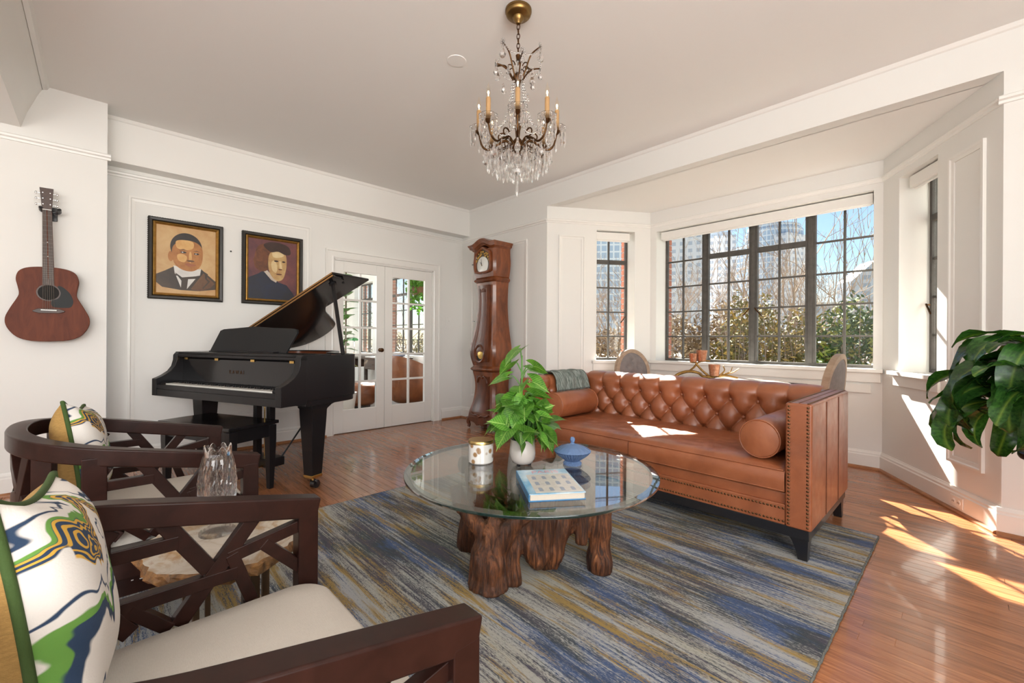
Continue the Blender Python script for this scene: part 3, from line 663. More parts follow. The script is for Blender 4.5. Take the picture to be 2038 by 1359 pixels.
# waist door
wd = fine([(0.84, 0.135, 0.288), (0.93, 0.160, 0.300), (1.02, 0.160, 0.300), (1.18, 0.130, 0.27), (1.36, 0.105, 0.247), (1.55, 0.094, 0.237), (1.70, 0.098, 0.240), (1.775, 0.105, 0.245)])
rg = []
for z, w, d in wd: rg.append([(-w, -d + 0.03, z), (w, -d + 0.03, z), (w, -d - 0.008, z), (w - 0.012, -d - 0.014, z), (-w + 0.012, -d - 0.014, z), (-w, -d - 0.008, z)])
MB().rings(rg).build('waist_door', cdk, ck, smooth=35)
for sd in (-1, 1):
    MB().tube([(sd * (w * 0.60), -d - 0.014, z) for z, w, d in wd[3:-3]], 0.007, 8).build('carved_moulding', cdk, ck, smooth=60)
L_ = MB(Matrix.Translation((0, -0.309, 0.935)) @ Matrix.Rotation(pi / 2, 4, 'X'))
L_.rings([[(r * cos(2 * pi * k / 28), 1.22 * r * sin(2 * pi * k / 28), z) for k in range(28)] for r, z in ((0.095, -0.004), (0.095, 0.006), (0.085, 0.016), (0.072, 0.012), (0.068, -0.002))], cap=False)
L_.build('lenticle_ring', cdk, ck, smooth=50)
MB(Matrix.Translation((0, -0.310, 0.935)) @ Matrix.Rotation(pi / 2, 4, 'X')).prism(ell(0, 0, 0.069, 0.083, 28), 0, 0.002).build('lenticle_back', M['dark'], ck)
MB().lathe([(0.052, 0), (0.052, 0.003), (0.0, 0.006)], 24).build('pendulum_bob', M['brass'], ck, loc=(0.022, -0.3125, 0.925), rot=(pi / 2, 0, 0), smooth=40)
sh = MB()
for a in range(7): sh.tube(catmull([(0, 0, 0), (0.03 * cos(a * pi / 6), 0, 0.03 * sin(a * pi / 6)), (0.05 * cos(a * pi / 6 + 0.2), 0, 0.036 * sin(a * pi / 6 + 0.2))], 4), [0.010] * 5 + [0.008] * 3 + [0.004], 7)
sh.build('carved_shell', cdk, ck, loc=(0, -0.252, 1.70), smooth=60)
# base panel and carving
bp = fine([(0.22, 0.165, 0.294), (0.35, 0.135, 0.262), (0.50, 0.115, 0.247), (0.60, 0.120, 0.25), (0.66, 0.125, 0.255)])
rg = [[(-w, -d + 0.03, z), (w, -d + 0.03, z), (w, -d - 0.006, z), (w - 0.012, -d - 0.012, z), (-w + 0.012, -d - 0.012, z), (-w, -d - 0.006, z)] for z, w, d in bp]
MB().rings(rg).build('base_panel', cdk, ck, smooth=35)
for sd in (-1, 1):
    MB().tube(catmull([(0, -0.268, 0.632), (sd * 0.022, -0.268, 0.655), (sd * 0.05, -0.268, 0.652), (sd * 0.078, -0.268, 0.625), (sd * 0.092, -0.265, 0.58)], 5), 0.011, 8).build('carved_scroll', cdk, ck, smooth=60)
    MB().tube(catmull([(0, -0.312, 0.165), (sd * 0.05, -0.312, 0.185), (sd * 0.11, -0.312, 0.178), (sd * 0.17, -0.31, 0.20)], 5), 0.012, 8).build('carved_scroll', cdk, ck, smooth=60)
ap = closed_spline([(-0.25, 0.14), (-0.19, 0.10), (-0.10, 0.085), (-0.05, 0.055), (0, 0.075), (0.05, 0.055), (0.10, 0.085), (0.19, 0.10), (0.25, 0.14), (0, 0.16)], 4)
MB().prism(ap, 0.280, 0.310, lambda x, y, z: (x, -z, y)).build('carved_apron', cdk, ck, smooth=40)
for sx in (-1, 1):
    MB().tube(catmull([(sx * 0.215, -0.272, 0.14), (sx * 0.232, -0.295, 0.09), (sx * 0.222, -0.29, 0.045), (sx * 0.225, -0.30, 0.018)], 5), [0.034] * 4 + [0.026] * 4 + [0.020] * 4 + [0.019] * 4, 10).build('scroll_foot', cdk, ck, smooth=60)
    MB().box(sx * 0.24 - 0.025, sx * 0.24 + 0.025 if sx < 0 else 0.25, -0.06, 0, 0, 0.12).build('rear_foot', cdk, ck)
for z in (2.045, 1.335): MB().box(-0.2 if z > 2 else -0.19, -0.155, -0.280, -0.262, z - 0.004, z + 0.004).build('hinge', M['black'], ck)

# ================================================================== baby grand piano (x bass->treble, y towards the tail)
PR = radians(22); PO = (-3.11, 0.86, 0)
pn = empty('grand_piano', PO, PR, label='black baby grand piano with its lid propped open', cat='piano')
side = [(-1.5, 0.20), (-1.5, 0.95), (-1.485, 1.20), (-1.40, 1.345), (-1.22, 1.40), (-1.02, 1.385), (-0.84, 1.30), (-0.70, 1.12), (-0.56, 0.94), (-0.38, 0.83), (-0.17, 0.77), (-0.045, 0.70), (0.0, 0.58), (0.0, 0.20)]
sp = [(v.x, v.y) for v in catmull([(a, b, 0) for a, b in side], 5)]
cen = Vector((-0.85, 0.62))
def shrink(pts, d):
    out = []; n = len(pts)
    for i, q in enumerate(pts):
        a = Vector(pts[max(i - 1, 0)]); b = Vector(pts[min(i + 1, n - 1)]); t = (b - a).normalized(); nr = Vector((t.y, -t.x)); out.append((q[0] + nr.x * d, q[1] + nr.y * d))
    return out
inn = shrink(sp, 0.045)
# rim wall
mb = MB(); rg = []
for (a, b) in zip(sp, inn): rg.append([(a[0], a[1], 0.665), (a[0], a[1], 0.985), (b[0], b[1], 0.985), (b[0], b[1], 0.665)])
mb.rings(rg).build('rim', M['piano'], pn, smooth=35, bevel=0.004)
lo = shrink(sp, 0.012)
MB().prism(lo, 0.625, 0.666).build('rim_base', M['piano'], pn, bevel=0.006)
# cheeks (arms) with their S curve
ch = [(0.205, 0.645), (0.205, 0.985), (0.165, 0.985), (0.150, 0.965), (0.148, 0.925), (0.135, 0.875), (0.105, 0.835), (0.06, 0.805), (0.03, 0.790), (0.0, 0.779), (0.0, 0.645)]
for x0 in (-1.5, -0.058): MB().prism(ch, x0, x0 + 0.058, lambda a, b, z: (z, a, b)).build('cheek', M['piano'], pn, bevel=0.004)
MB().box(-1.442, -0.058, 0.004, 0.21, 0.645, 0.700).box(-1.442, -0.058, 0.004, 0.030, 0.700, 0.735).build('key_bed', M['piano'], pn, bevel=0.003)
for x0, x1 in ((-1.442, -1.372), (-0.128, -0.058)): MB().box(x0, x1, 0.032, 0.195, 0.700, 0.752).build('key_block', M['piano'], pn, bevel=0.003)
ivory = plain('key_ivory', (0.78, 0.76, 0.70), 0.25); ebony = plain('key_ebony', (0.01, 0.01, 0.011), 0.3)
kw = (1.372 - 0.128) / 52; km = MB(); bm_ = MB()
for k in range(52):
    x = -1.372 + k * kw; km.box(x + 0.0007, x + kw - 0.0007, 0.034, 0.192, 0.715, 0.744)
    if (k % 7) in (0, 2, 3, 5, 6) and k < 51: bm_.box(x + kw - 0.0055, x + kw + 0.0055, 0.092, 0.192, 0.744, 0.7555)
km.build('white_keys', ivory, pn); bm_.build('black_keys', ebony, pn)
fb = [(0.188, 0.744), (0.196, 0.80), (0.196, 0.90), (0.190, 0.935), (0.200, 0.948), (0.215, 0.948), (0.215, 0.744)]
MB().prism(fb, -1.442, -0.058, lambda a, b, z: (z, a, b)).build('fallboard', M['pianolid'], pn, smooth=30)
MB().box(-1.5, 0.0, 0.155, 0.40, 0.950, 0.972).box(-1.5, 0.0, 0.168, 0.42, 0.972, 0.992).build('music_shelf', M['piano'], pn, bevel=0.004)
for x in (-1.38, -0.98, -0.55, -0.13): MB().box(x - 0.022, x + 0.022, 0.1835, 0.1885, 0.928, 0.945).build('hinge', M['brass'], pn)
text_mesh('maker_lettering', 'K A W A I', 0.040, M['oldbrass'], pn, (-0.75, 0.1950, 0.842), (pi / 2, 0, 0), label='small gold maker name on the fallboard')
# music desk
dk = [(-1.29, 0.0), (-0.36, 0.0), (-0.30, 0.155), (-0.315, 0.182), (-0.36, 0.190), (-0.60, 0.198), (-0.82, 0.210), (-1.04, 0.198), (-1.20, 0.190), (-1.238, 0.178)]
MB().prism(dk, 0, 0.018, lambda a, b, z: (a, 0.315 + b * 0.32 + z, 0.992 + b)).build('music_desk', plain('music_desk_black', (0.014, 0.014, 0.015), 0.45, spec=0.3), pn, bevel=0.003)
MB().box(-1.22, -0.44, 0.27, 0.34, 0.992, 1.002).build('desk_ledge', M['piano'], pn)
# inside: soundboard, iron plate, strings
MB().prism(shrink(sp, 0.040), 0.885, 0.893).build('soundboard', wood('soundboard_spruce', (0.40, 0.17, 0.05), (0.55, 0.28, 0.10), 4, (6, 1, 1), 0.4), pn)
MB().prism([(x * 0.93 - 0.05, y * 0.93 + 0.04) for x, y in sp], 0.905, 0.917).build('iron_plate', plain('plate_gold', (0.55, 0.24, 0.10), 0.35, 0.7), pn)
st = MB()
for k in range(44):
    x = -1.36 + k * 0.028; L = 1.20 - 0.0 if x < -1.0 else max(0.68, 1.22 - 1.25 * (x + 1.0)); st.tube([(x, 0.42, 0.93), (x - 0.05, min(L, 1.25), 0.928)], 0.0012, 4)
st.build('string_set', M['chrome'], pn)
MB().box(-1.40, -0.1, 0.425, 0.475, 0.917, 0.960).build('damper_rail', M['piano'], pn)
rim_in = MB(); rg = []
inn2 = shrink(sp, 0.047)
for (a, b) in zip(inn2, shrink(sp, 0.050)): rg.append([(a[0], a[1], 0.90), (a[0], a[1], 0.974), (b[0], b[1], 0.974), (b[0], b[1], 0.90)])
rim_in.rings(rg).build('inner_rim_veneer', wood('inner_rim_mahogany', (0.16, 0.045, 0.02), (0.32, 0.10, 0.045), 4, (1, 1, 4), 0.25), pn, smooth=35)
# lid hinged on the spine
AL = radians(23.2)
LM = Matrix.Translation((-1.505, 0, 0.997)) @ Matrix.Rotation(-AL, 4, 'Y') @ Matrix.Translation((1.505, 0, 0))
lid = [q for q in sp if q[1] > 0.545]; y_f = 0.54
lidp = [(-1.512, y_f)] + [(q[0] * 1.005 - 0.004, q[1] + 0.006) for q in lid] + [(0.008, y_f)]
MB(LM).prism(lidp, 0.0, 0.020).build('lid', M['pianolid'], pn, bevel=0.003)
MB(LM).prism([(-1.512, y_f), (-1.512, y_f + 0.40), (0.008, y_f + 0.40), (0.008, y_f)], 0.0225, 0.040).build('lid_front_flap', M['pianolid'], pn, bevel=0.003)
MB(LM).box(-1.505, 0.006, y_f - 0.004, y_f - 0.0005, 0.004, 0.016).box(-1.505, 0.006, y_f - 0.004, y_f - 0.0005, 0.025, 0.037).build('lid_piano_hinge', plain('hinge_strip', (0.42, 0.22, 0.08), 0.35, 0.8), pn)
p0 = Vector((-0.030, 0.56, 0.985)); p1 = LM @ Vector((-0.10, 0.625, -0.002))
MB().bar(p0, p1, 0.020, 0.026, (0, 1, 0)).build('lid_prop', M['piano'], pn, bevel=0.003)
MB(LM).lathe([(0.030, -0.010), (0.030, 0)], 16, (-0.10, 0.625, 0)).build('prop_socket', M['piano'], pn)
MB(LM).lathe([(0.010, -0.006), (0.010, 0)], 12, (-0.06, 0.70, 0)).build('lid_buffer', M['dark'], pn)
# legs with brackets and casters
def piano_leg(x, y, dx, dy):
    l = MB(); rg = []
    for z, w in ((0.626, 0.150), (0.600, 0.150), (0.590, 0.135), (0.50, 0.128), (0.105, 0.088)): rg.append([(x + a * w / 2, y + b * w / 2, z) for a, b in ((-1, -1), (1, -1), (1, 1), (-1, 1))])
    lo_ = l.rings(rg).build('leg', M['piano'], pn, bevel=0.004)
    br = [(0.0, 0.626), (0.19, 0.626), (0.13, 0.610), (0.09, 0.585), (0.068, 0.545), (0.0, 0.545)]
    if dy: MB().prism(br, -0.045, 0.045, lambda a, b, z: (x + z, y + dy * a, b)).build('leg_bracket', M['piano'], lo_, smooth=40)
    MB().box(x - 0.046, x + 0.046, y - 0.046, y + 0.046, 0.085, 0.107).build('ferrule', M['brass'], lo_, bevel=0.003)
    MB().tube([(x, y, 0.086), (x, y, 0.062)], 0.014, 10).build('caster_stem', M['brass'], lo_, smooth=40)
    c = MB(); c.tube([(x - 0.02, y + 0.018, 0.030), (x + 0.02, y + 0.018, 0.030)], 0.030, 18); c.tube(catmull([(x, y, 0.07), (x + 0.027, y + 0.004, 0.058), (x + 0.030, y + 0.018, 0.030)], 4), 0.007, 8); c.tube(catmull([(x, y, 0.07), (x - 0.027, y + 0.004, 0.058), (x - 0.030, y + 0.018, 0.030)], 4), 0.007, 8)
    c.build('caster', M['black'], lo_, smooth=50)
piano_leg(-0.10, 0.345, 0, 1); piano_leg(-1.39, 0.345, 0, 1); piano_leg(-1.10, 1.20, 0, -1)
# pedal lyre
for x in (-0.83, -0.67): MB().box(x - 0.022, x + 0.022, 0.40, 0.45, 0.14, 0.63).build('lyre_post', M['piano'], pn, bevel=0.003)
MB().box(-0.90, -0.60, 0.36, 0.50, 0.075, 0.145).build('lyre_box', M['piano'], pn, bevel=0.006)
for x in (-0.82, -0.75, -0.68):
    MB().bar((x, 0.40, 0.095), (x, 0.27, 0.080), 0.026, 0.010).build('pedal', M['brass'], pn, bevel=0.003)
    MB().tube([(x, 0.43, 0.145), (x, 0.43, 0.63)], 0.005, 8).build('pedal_rod', M['brass'], pn, smooth=60)
MB().bar((-0.62, 0.47, 0.12), (-0.42, 0.72, 0.63), 0.012, 0.012).build('lyre_brace', M['piano'], pn)

bn = empty('piano_bench', (-3.80, 0.635, 0), radians(24), label='black wooden bench tucked under the piano keyboard', cat='bench')
MB().box(-0.385, 0.385, -0.19, 0.19, 0.478, 0.502).build('seat', M['pianolid'], bn, bevel=0.004)
MB().box(-0.36, 0.36, -0.165, 0.165, 0.385, 0.478).build('storage_box', M['piano'], bn, bevel=0.003)
for sx in (-1, 1):
    for sy in (-1, 1):
        MB().rings([[(sx * (0.345 - w / 2 * 0) + a * w / 2, sy * 0.150 + b * w / 2, z) for a, b in ((-1, -1), (1, -1), (1, 1), (-1, 1))] for z, w in ((0.47, 0.056), (0.36, 0.056), (0.0, 0.034))]).build('leg', M['piano'], bn, bevel=0.002)

# ================================================================== tan tufted sofa
def leather(name, c1, c2, c3, bump=0.12):
    t = NT(name); v = t.coord('Object'); f = t.noise(v, 4.5, 6, 0.6, 0.5)
    t.set(Base_Color=t.ramp(f, [(0.30, c1), (0.52, c2), (0.75, c3)]), Roughness=t.ramp(t.noise(v, 14, 4), [(0.3, 0.30), (0.7, 0.46)]))
    t.b.inputs['Specular IOR Level'].default_value = 0.6; t.b.inputs['Coat Weight'].default_value = 0.22; t.b.inputs['Coat Roughness'].default_value = 0.28
    vo = t.n('ShaderNodeTexVoronoi'); vo.inputs['Scale'].default_value = 260; t.l(v, vo.inputs['Vector'])
    t.bump(t.math('ADD', vo.outputs['Distance'], t.math('MULTIPLY', t.noise(v, 22, 5, 0.6), 1.2)), bump, 0.002); return t.mat
M['tan'] = leather('tan_leather', (0.215, 0.064, 0.024), (0.305, 0.094, 0.036), (0.38, 0.130, 0.054))
M['tan_dark'] = plain('leather_seam', (0.12, 0.036, 0.014), 0.5)
M['nail'] = plain('antique_nail', (0.16, 0.085, 0.04), 0.35, 0.9)
SX0, SX1, SY0, SY1, SZT, SZB = -2.555, -0.522, 2.515, 3.44, 0.795, 0.168
sf = empty('leather_sofa', ((SX0 + SX1) / 2, (SY0 + SY1) / 2, 0), label='long tan leather sofa with deep button tufting and nailhead trim', cat='sofa')
SO = Matrix.Translation((-(SX0 + SX1) / 2, -(SY0 + SY1) / 2, 0))
AT, BT = 0.115, 0.13
sfm = lambda: MB(SO)
sfm().box(SX0, SX0 + AT, SY0, SY1, SZB, SZT).build('arm', M['tan'], sf, bevel=0.014, seg=3)
ra = sfm().box(SX1 - AT, SX1, SY0, SY1, SZB, SZT).build('arm', M['tan'], sf, bevel=0.012, seg=3)
sfm().box(SX0 + AT - 0.01, SX1 - AT + 0.01, SY1 - BT, SY1 - 0.004, SZB, SZT - 0.004).build('back_frame', M['tan'], sf, bevel=0.014, seg=3)
sfm().box(SX0 + AT, SX1 - AT, SY0 + 0.034, SY1 - BT, SZB, 0.330).build('front_rail', M['tan'], sf, bevel=0.012, seg=3)
sfm().box(SX0 + AT, SX1 - AT, SY0 + 0.012, SY0 + 0.05, SZB, SZB + 0.105).build('nailed_band', M['tan'], sf, bevel=0.006, seg=2)
sfm().box(SX0 + 0.012, SX1 - 0.012, SY0 + 0.012, SY1 - 0.012, 0.118, SZB + 0.002).build('plinth', M['black'], sf, bevel=0.003)
# vertical seams on the outer face of the right arm
for k in (1, 2):
    yy = lerp(SY0, SY1, k / 3.0); sfm().tube([(SX1 + 0.0006, yy, SZB + 0.012), (SX1 + 0.0006, yy, SZT - 0.014)], 0.003, 6).build('side_seam', M['tan_dark'], ra)
sfm().tube([(SX1 - AT / 2, SY0 + 0.012, SZT + 0.001), (SX1 - AT / 2, SY1 - 0.02, SZT + 0.001)], 0.0028, 6).build('top_seam', M['tan_dark'], ra)
# tufted faces
def tuft(name, org, ux, uz, nrm, W, Hh, dx, dz, rows, z0, amp, nx, nz, roll=0.055):
    """diamond tufting: buttons at z0 + r*dz, alternate rows shifted by dx/2"""
    org, ux, uz, nrm = Vector(org), Vector(ux), Vector(uz), Vector(nrm); n = rows
    ztop = z0 + (n - 1) * dz; nb = max(2, int(round(W / dx))); dx = W / nb; bt = []
    for r in range(n):
        sh = 0.5 if r % 2 else 0.0
        for k in range(nb + 1):
            x = (k + sh) * dx
            if 0.02 < x < W - 0.02: bt.append((x, z0 + r * dz))
    def h(x, z):
        zc = min(max(z, z0), ztop); a = x / dx + (zc - z0) / (2 * dz); b = x / dx - (zc - z0) / (2 * dz)
        p = (abs(sin(pi * a)) * abs(sin(pi * b))) ** 0.42
        if z > ztop or z < z0:
            zz = ztop if z > ztop else z0; sh = 0.5 if (z > ztop and (n - 1) % 2) else 0.0
            pl = abs(sin(pi * (x / dx - sh))) ** 0.45; f = sstep(0, 0.06, abs(z - zz)); p = max(pl * 0.9, p) if False else lerp(p, 0.35 + 0.65 * pl, f)
        d = min([(x - q[0]) ** 2 + (z - q[1]) ** 2 for q in bt if abs(x - q[0]) < 0.12] or [1]) 
        return amp * (0.30 + 0.70 * p) * (1 - 0.95 * math.exp(-d / 0.0006)) 
    def fn(u, v):
        x = u * W; z = v * Hh; e = h(x, z)
        if z > Hh - roll:
            t = (z - (Hh - roll)) / roll * pi / 2; c = Hh - roll
            zz = c + roll * sin(t); back = roll * (1 - cos(t)); return org + ux * x + uz * (zz + e * sin(t) * 0.3) + nrm * (e * cos(t) + roll - back - 0.02)
        return org + ux * x + uz * z + nrm * (e + roll - 0.02)
    mb = MB(SO); mb.grid(fn, nx, nz); o = mb.build(name, M['tan'], sf, smooth=180)
    bme = MB().ball((0, 0, 0), 0.013, (1, 1, 0.55), 10, 6).mesh('tuft_button', M['tan'], 180)
    q = nrm.to_track_quat('Z', 'Y').to_euler()
    for x, z in bt: place(bme, 'tuft_button', o, SO @ (org + ux * x + uz * z + nrm * (roll - 0.016 + amp * 0.06)), q)
    return o
IX0, IX1, IY = SX0 + AT, SX1 - AT, SY1 - BT
tuft('tufted_back', (IX0, IY + 0.005, 0.435), (1, 0, 0), (0, 0.06, 1), (0, -1, 0), IX1 - IX0, SZT - 0.435 + 0.012, 0.186, 0.116, 3, 0.020, 0.062, 280, 80)
tuft('tufted_arm', (IX0 - 0.03, SY0 + 0.05, 0.435), (0, 1, 0), (0, 0, 1), (1, 0, 0), IY - SY0 - 0.06, SZT - 0.435 + 0.008, 0.186, 0.116, 3, 0.020, 0.035, 120, 50, 0.045)
# seat cushion: two stitched halves of one bench cushion
def cushion(u, v, top):
    x = lerp(IX0 + 0.004, IX1 - 0.004, u); yy = lerp(SY0 + 0.018, IY - 0.03, v)
    e = (1 - abs(2 * u - 1) ** 12) * (1 - abs(2 * v - 1) ** 8); seam = math.exp(-((x - (IX0 + IX1) / 2) / 0.010) ** 2)
    wr = 0.006 * noise.noise((x * 7, yy * 5, 2.0)) + 0.004 * noise.noise((x * 16, yy * 18, 5.0))
    return x, yy, 0.440 + (0.035 * e ** 0.5 + wr * e - 0.006 * seam)
mb = MB(SO); mb.grid(lambda u, v: cushion(u, v, 1), 130, 40)
for (a, b) in (((0, 0), (1, 0)),):
    n = 130; top = [cushion(k / (n - 1), 0, 1) for k in range(n)]
    rr = [[(p[0], p[1], p[2]) for p in top], [(p[0], p[1] - 0.010, p[2] - 0.012) for p in top], [(p[0], p[1] - 0.012 - 0.006 * sin(k * 0.35) * 0.3, 0.385) for k, p in enumerate(top)], [(p[0], p[1] - 0.008, 0.338) for p in top], [(p[0], p[1] + 0.01, 0.332) for p in top]]
    mb.rings(rr, closed=False, cap=False)
mb.box(IX0 + 0.006, IX1 - 0.006, SY0 + 0.03, IY - 0.04, 0.333, 0.435)
sc_ = mb.build('seat_cushion', M['tan'], sf, smooth=60)
for z, yy in ((0.4435, SY0 + 0.016), (0.340, SY0 + 0.012)):
    MB(SO).tube([(IX0 + 0.01, yy, z), ((IX0 + IX1) / 2, yy, z), (IX1 - 0.01, yy, z)], 0.0042, 8).build('piping', M['tan'], sc_, smooth=60)
MB(SO).tube([((IX0 + IX1) / 2, SY0 + 0.0045, 0.340), ((IX0 + IX1) / 2, SY0 + 0.0045, 0.43), ((IX0 + IX1) / 2, SY0 + 0.016, 0.446)], 0.002, 6).build('centre_seam', M['tan_dark'], sc_)
# nailhead trim
nl = MB(SO)
def nails(a, b, nrm, step=0.0175):
    a, b = Vector(a), Vector(b); n = int((b - a).length / step)
    s = [abs(q) for q in nrm]; sc3 = tuple(0.45 if q > 0.5 else 1 for q in s)
    for k in range(n + 1): nl.ball(a.lerp(b, k / n) + Vector(nrm) * 0.001, 0.0066, sc3, 6, 4)
yn = SY0
for x in (SX1 - 0.017, SX1 - AT + 0.017, SX0 + 0.017, SX0 + AT - 0.017): nails((x, yn, SZB + 0.02), (x, yn, SZT - 0.018), (0, -1, 0))
for z in (SZB + 0.02, SZB + 0.085): nails((IX0 + 0.01, yn + 0.012, z), (IX1 - 0.01, yn + 0.012, z), (0, -1, 0))
for x in (SX1 - 0.017, SX1 - AT + 0.017): nails((x, SY0 + 0.01, SZT), (x, SY1 - 0.02, SZT), (0, 0, 1))
nl.build('nailhead_trim', M['nail'], sf, smooth=80, kind='stuff')
for sx, x in ((-1, SX0 + 0.06), (1, SX1 - 0.06)):
    for sy, yy in ((-1, SY0 + 0.06), (1, SY1 - 0.06)):
        rg = [[(x + sx * off + a * w / 2, yy + sy * off + b * w / 2, z) for a, b in ((-1, -1), (1, -1), (1, 1), (-1, 1))] for z, w, off in ((0.12, 0.085, 0.0), (0.10, 0.070, 0.006), (0.05, 0.050, 0.014), (RUG_Z if sy < 0 else 0.0, 0.042, 0.018))]
        MB(SO).rings(rg).build('leg', M['black'], sf, bevel=0.003)

# bolsters lying along the arms
def bolster(x, y0, y1, z, r, label):
    b = empty('bolster_pillow', (x, (y0 + y1) / 2, z - r), label=label, cat='pillow', group='leather bolsters on the sofa')
    L = (y1 - y0) / 2; prof = [(0.0, -L - 0.010), (r * 0.5, -L - 0.008), (r * 0.93, -L), (r, -L + 0.014), (r * 1.02, 0), (r, L - 0.014), (r * 0.93, L), (r * 0.5, L + 0.008), (0.0, L + 0.010)]
    mb = MB(Matrix.Translation((0, 0, r)) @ Matrix.Rotation(-pi / 2, 4, 'X')); mb.lathe(prof, 36, wob=lambda a, q: 1 + 0.008 * sin(3 * a + q * 20)); o = mb.build('bolster_cover', M['tan'], b, smooth=50)
    for s in (-1, 1):
        mb = MB(Matrix.Translation((0, s * (L - 0.006), r)) @ Matrix.Rotation(-pi / 2, 4, 'X')); mb.tube([(r * 0.985 * cos(2 * pi * k / 40), r * 0.985 * sin(2 * pi * k / 40), 0) for k in range(40)], 0.0045, 6, loop=True); mb.build('piping', M['tan'], b, smooth=70)
    return b
bolster(-0.775, 2.575, 3.10, 0.578, 0.102, 'tan leather bolster with round end, beside the right sofa arm')
bolster(-2.30, 2.64, 3.12, 0.578, 0.102, 'tan leather bolster lying along the left sofa arm under the throw')

# knitted throw over the left arm
thm = NT('sage_throw'); v = thm.coord('Object'); f = thm.noise(v, 60, 5, 0.7); g = thm.noise(thm.coord('Object', (3, 30, 3)), 6, 3)
thm.set(Base_Color=thm.mix(thm.ramp(g, [(0.4, 0.0), (0.62, 1.0)]), thm.ramp(f, [(0.3, (0.055, 0.075, 0.062)), (0.7, (0.14, 0.175, 0.15))]), (0.30, 0.34, 0.31)), Roughness=0.95); thm.bump(f, 0.8, 0.006)
th = empty('throw_blanket', (SX0 + AT / 2, 2.96, 0.40), label='sage green knitted throw folded over the left sofa arm', cat='blanket')
xa, xb = SX0 - 0.012 - (SX0 + AT / 2), SX0 + AT + 0.052 - (SX0 + AT / 2); zt = SZT + 0.012 - 0.40
prof = catmull([(xa - 0.006, 0, zt - 0.26), (xa - 0.004, 0, zt - 0.12), (xa, 0, zt - 0.02), (xa + 0.03, 0, zt + 0.012), (0.03, 0, zt + 0.016), (xb - 0.03, 0, zt + 0.008), (xb, 0, zt - 0.035), (xb + 0.012, 0, zt - 0.09), (xb + 0.02, 0, zt - 0.125)], 5)
def thf(u, v):
    p = prof[min(len(prof) - 1, int(round(u * (len(prof) - 1))))]; yy = lerp(-0.19, 0.24, v); e = 0.007 * sin(v * 23 + u * 4) + 0.006 * noise.noise((u * 6, v * 9, 1.5)) + 0.006
    c = Vector((0.05, 0, zt - 0.14)); d = (Vector((p.x, 0, p.z)) - c).normalized()
    return (p.x + d.x * e, yy + 0.012 * noise.noise((u * 5, v * 3, 7)), p.z + d.z * e)
o = MB().grid(thf, len(prof), 60).build('blanket_cloth', thm.mat, th, smooth=180)
so = o.modifiers.new('thick', 'SOLIDIFY'); so.thickness = 0.010; so.offset = 1
fr = MB()
for k in range(46):
    q = Vector(thf(1, k / 45)); fr.tube([q, q + Vector((0.003 * sin(k * 2.1), 0.003 * cos(k * 1.7), -0.02)), q + Vector((0.005 * sin(k), 0.006 * sin(k * 3.3), -0.036))], 0.0022, 4)
fr.build('fringe', thm.mat, th, kind='stuff')

# ================================================================== rug
RX0, RX1, RY0, RY1 = -2.885, -0.345, -0.06, 3.18
t = NT('striated_rug'); v = t.coord('Object')
big = t.noise(t.coord('Object', (0.55, 2.6, 1)), 1.7, 4, 0.6, 0.25)          # broad bands across
mid = t.noise(t.coord('Object', (0.9, 30, 1)), 2.5, 6, 0.75, 0.2)             # long streaks
spk = t.noise(t.coord('Object', (3.5, 26, 1)), 22, 3, 0.75)                     # broken pile
hue = t.noise(t.coord('Object', (0.8, 3.0, 1), loc=(7, 3, 0)), 1.3, 4, 0.6, 0.8)
gold = t.noise(t.coord('Object', (0.8, 8.0, 1), loc=(2, 9, 0)), 1.9, 5, 0.65, 0.5)
val = t.math('ADD', t.math('MULTIPLY', mid, 0.62), t.math('ADD', t.math('MULTIPLY', spk, 0.60), t.math('MULTIPLY', big, 0.70)))
cream = (0.40, 0.385, 0.325); 
base = t.ramp(hue, [(0.30, (0.010, 0.022, 0.040)), (0.44, (0.022, 0.070, 0.20)), (0.50, (0.012, 0.026, 0.038)), (0.58, (0.040, 0.034, 0.062)), (0.64, (0.014, 0.034, 0.044)), (0.72, (0.05, 0.045, 0.03))])
lightc = t.mix(t.ramp(gold, [(0.50, 0.0), (0.58, 1.0)]), t.mix(t.ramp(hue, [(0.40, 0.0), (0.62, 1.0)]), (0.40, 0.41, 0.42), cream), (0.34, 0.215, 0.040))
c = t.mix(t.ramp(val, [(0.925, 0.0), (0.985, 1.0)]), base, lightc)
t.set(Base_Color=c, Roughness=0.95); t.b.inputs['Specular IOR Level'].default_value = 0.1
t.b.inputs['Sheen Weight'].default_value = 0.2
t.bump(t.math('ADD', spk, t.math('MULTIPLY', t.noise(v, 260, 2), 0.8)), 0.7, 0.006)
rugm = t.mat
rug = empty('area_rug', ((RX0 + RX1) / 2, (RY0 + RY1) / 2, 0.0005), label='striated blue, gold and cream rug under the coffee table', cat='rug')
hw, hh = (RX1 - RX0) / 2, (RY1 - RY0) / 2
def edge(k, n, s): return 0.004 * noise.noise((k * 0.9, s, 0.3))
outl_r = []
for k in range(120): outl_r.append((lerp(-hw, hw, k / 120), -hh + edge(k, 0, 1)))
for k in range(150): outl_r.append((hw + edge(k, 0, 2), lerp(-hh, hh, k / 150)))
for k in range(120): outl_r.append((lerp(hw, -hw, k / 120), hh + edge(k, 0, 3)))
for k in range(150): outl_r.append((-hw + edge(k, 0, 4), lerp(hh, -hh, k / 150)))
mb = MB(); mb.rings([[(x, y, 0) for x, y in outl_r], [(x, y, 0.008) for x, y in outl_r], [(x * 0.9975, y * 0.998, RUG_Z - 0.0007) for x, y in outl_r]]).build('pile', rugm, rug, smooth=40)
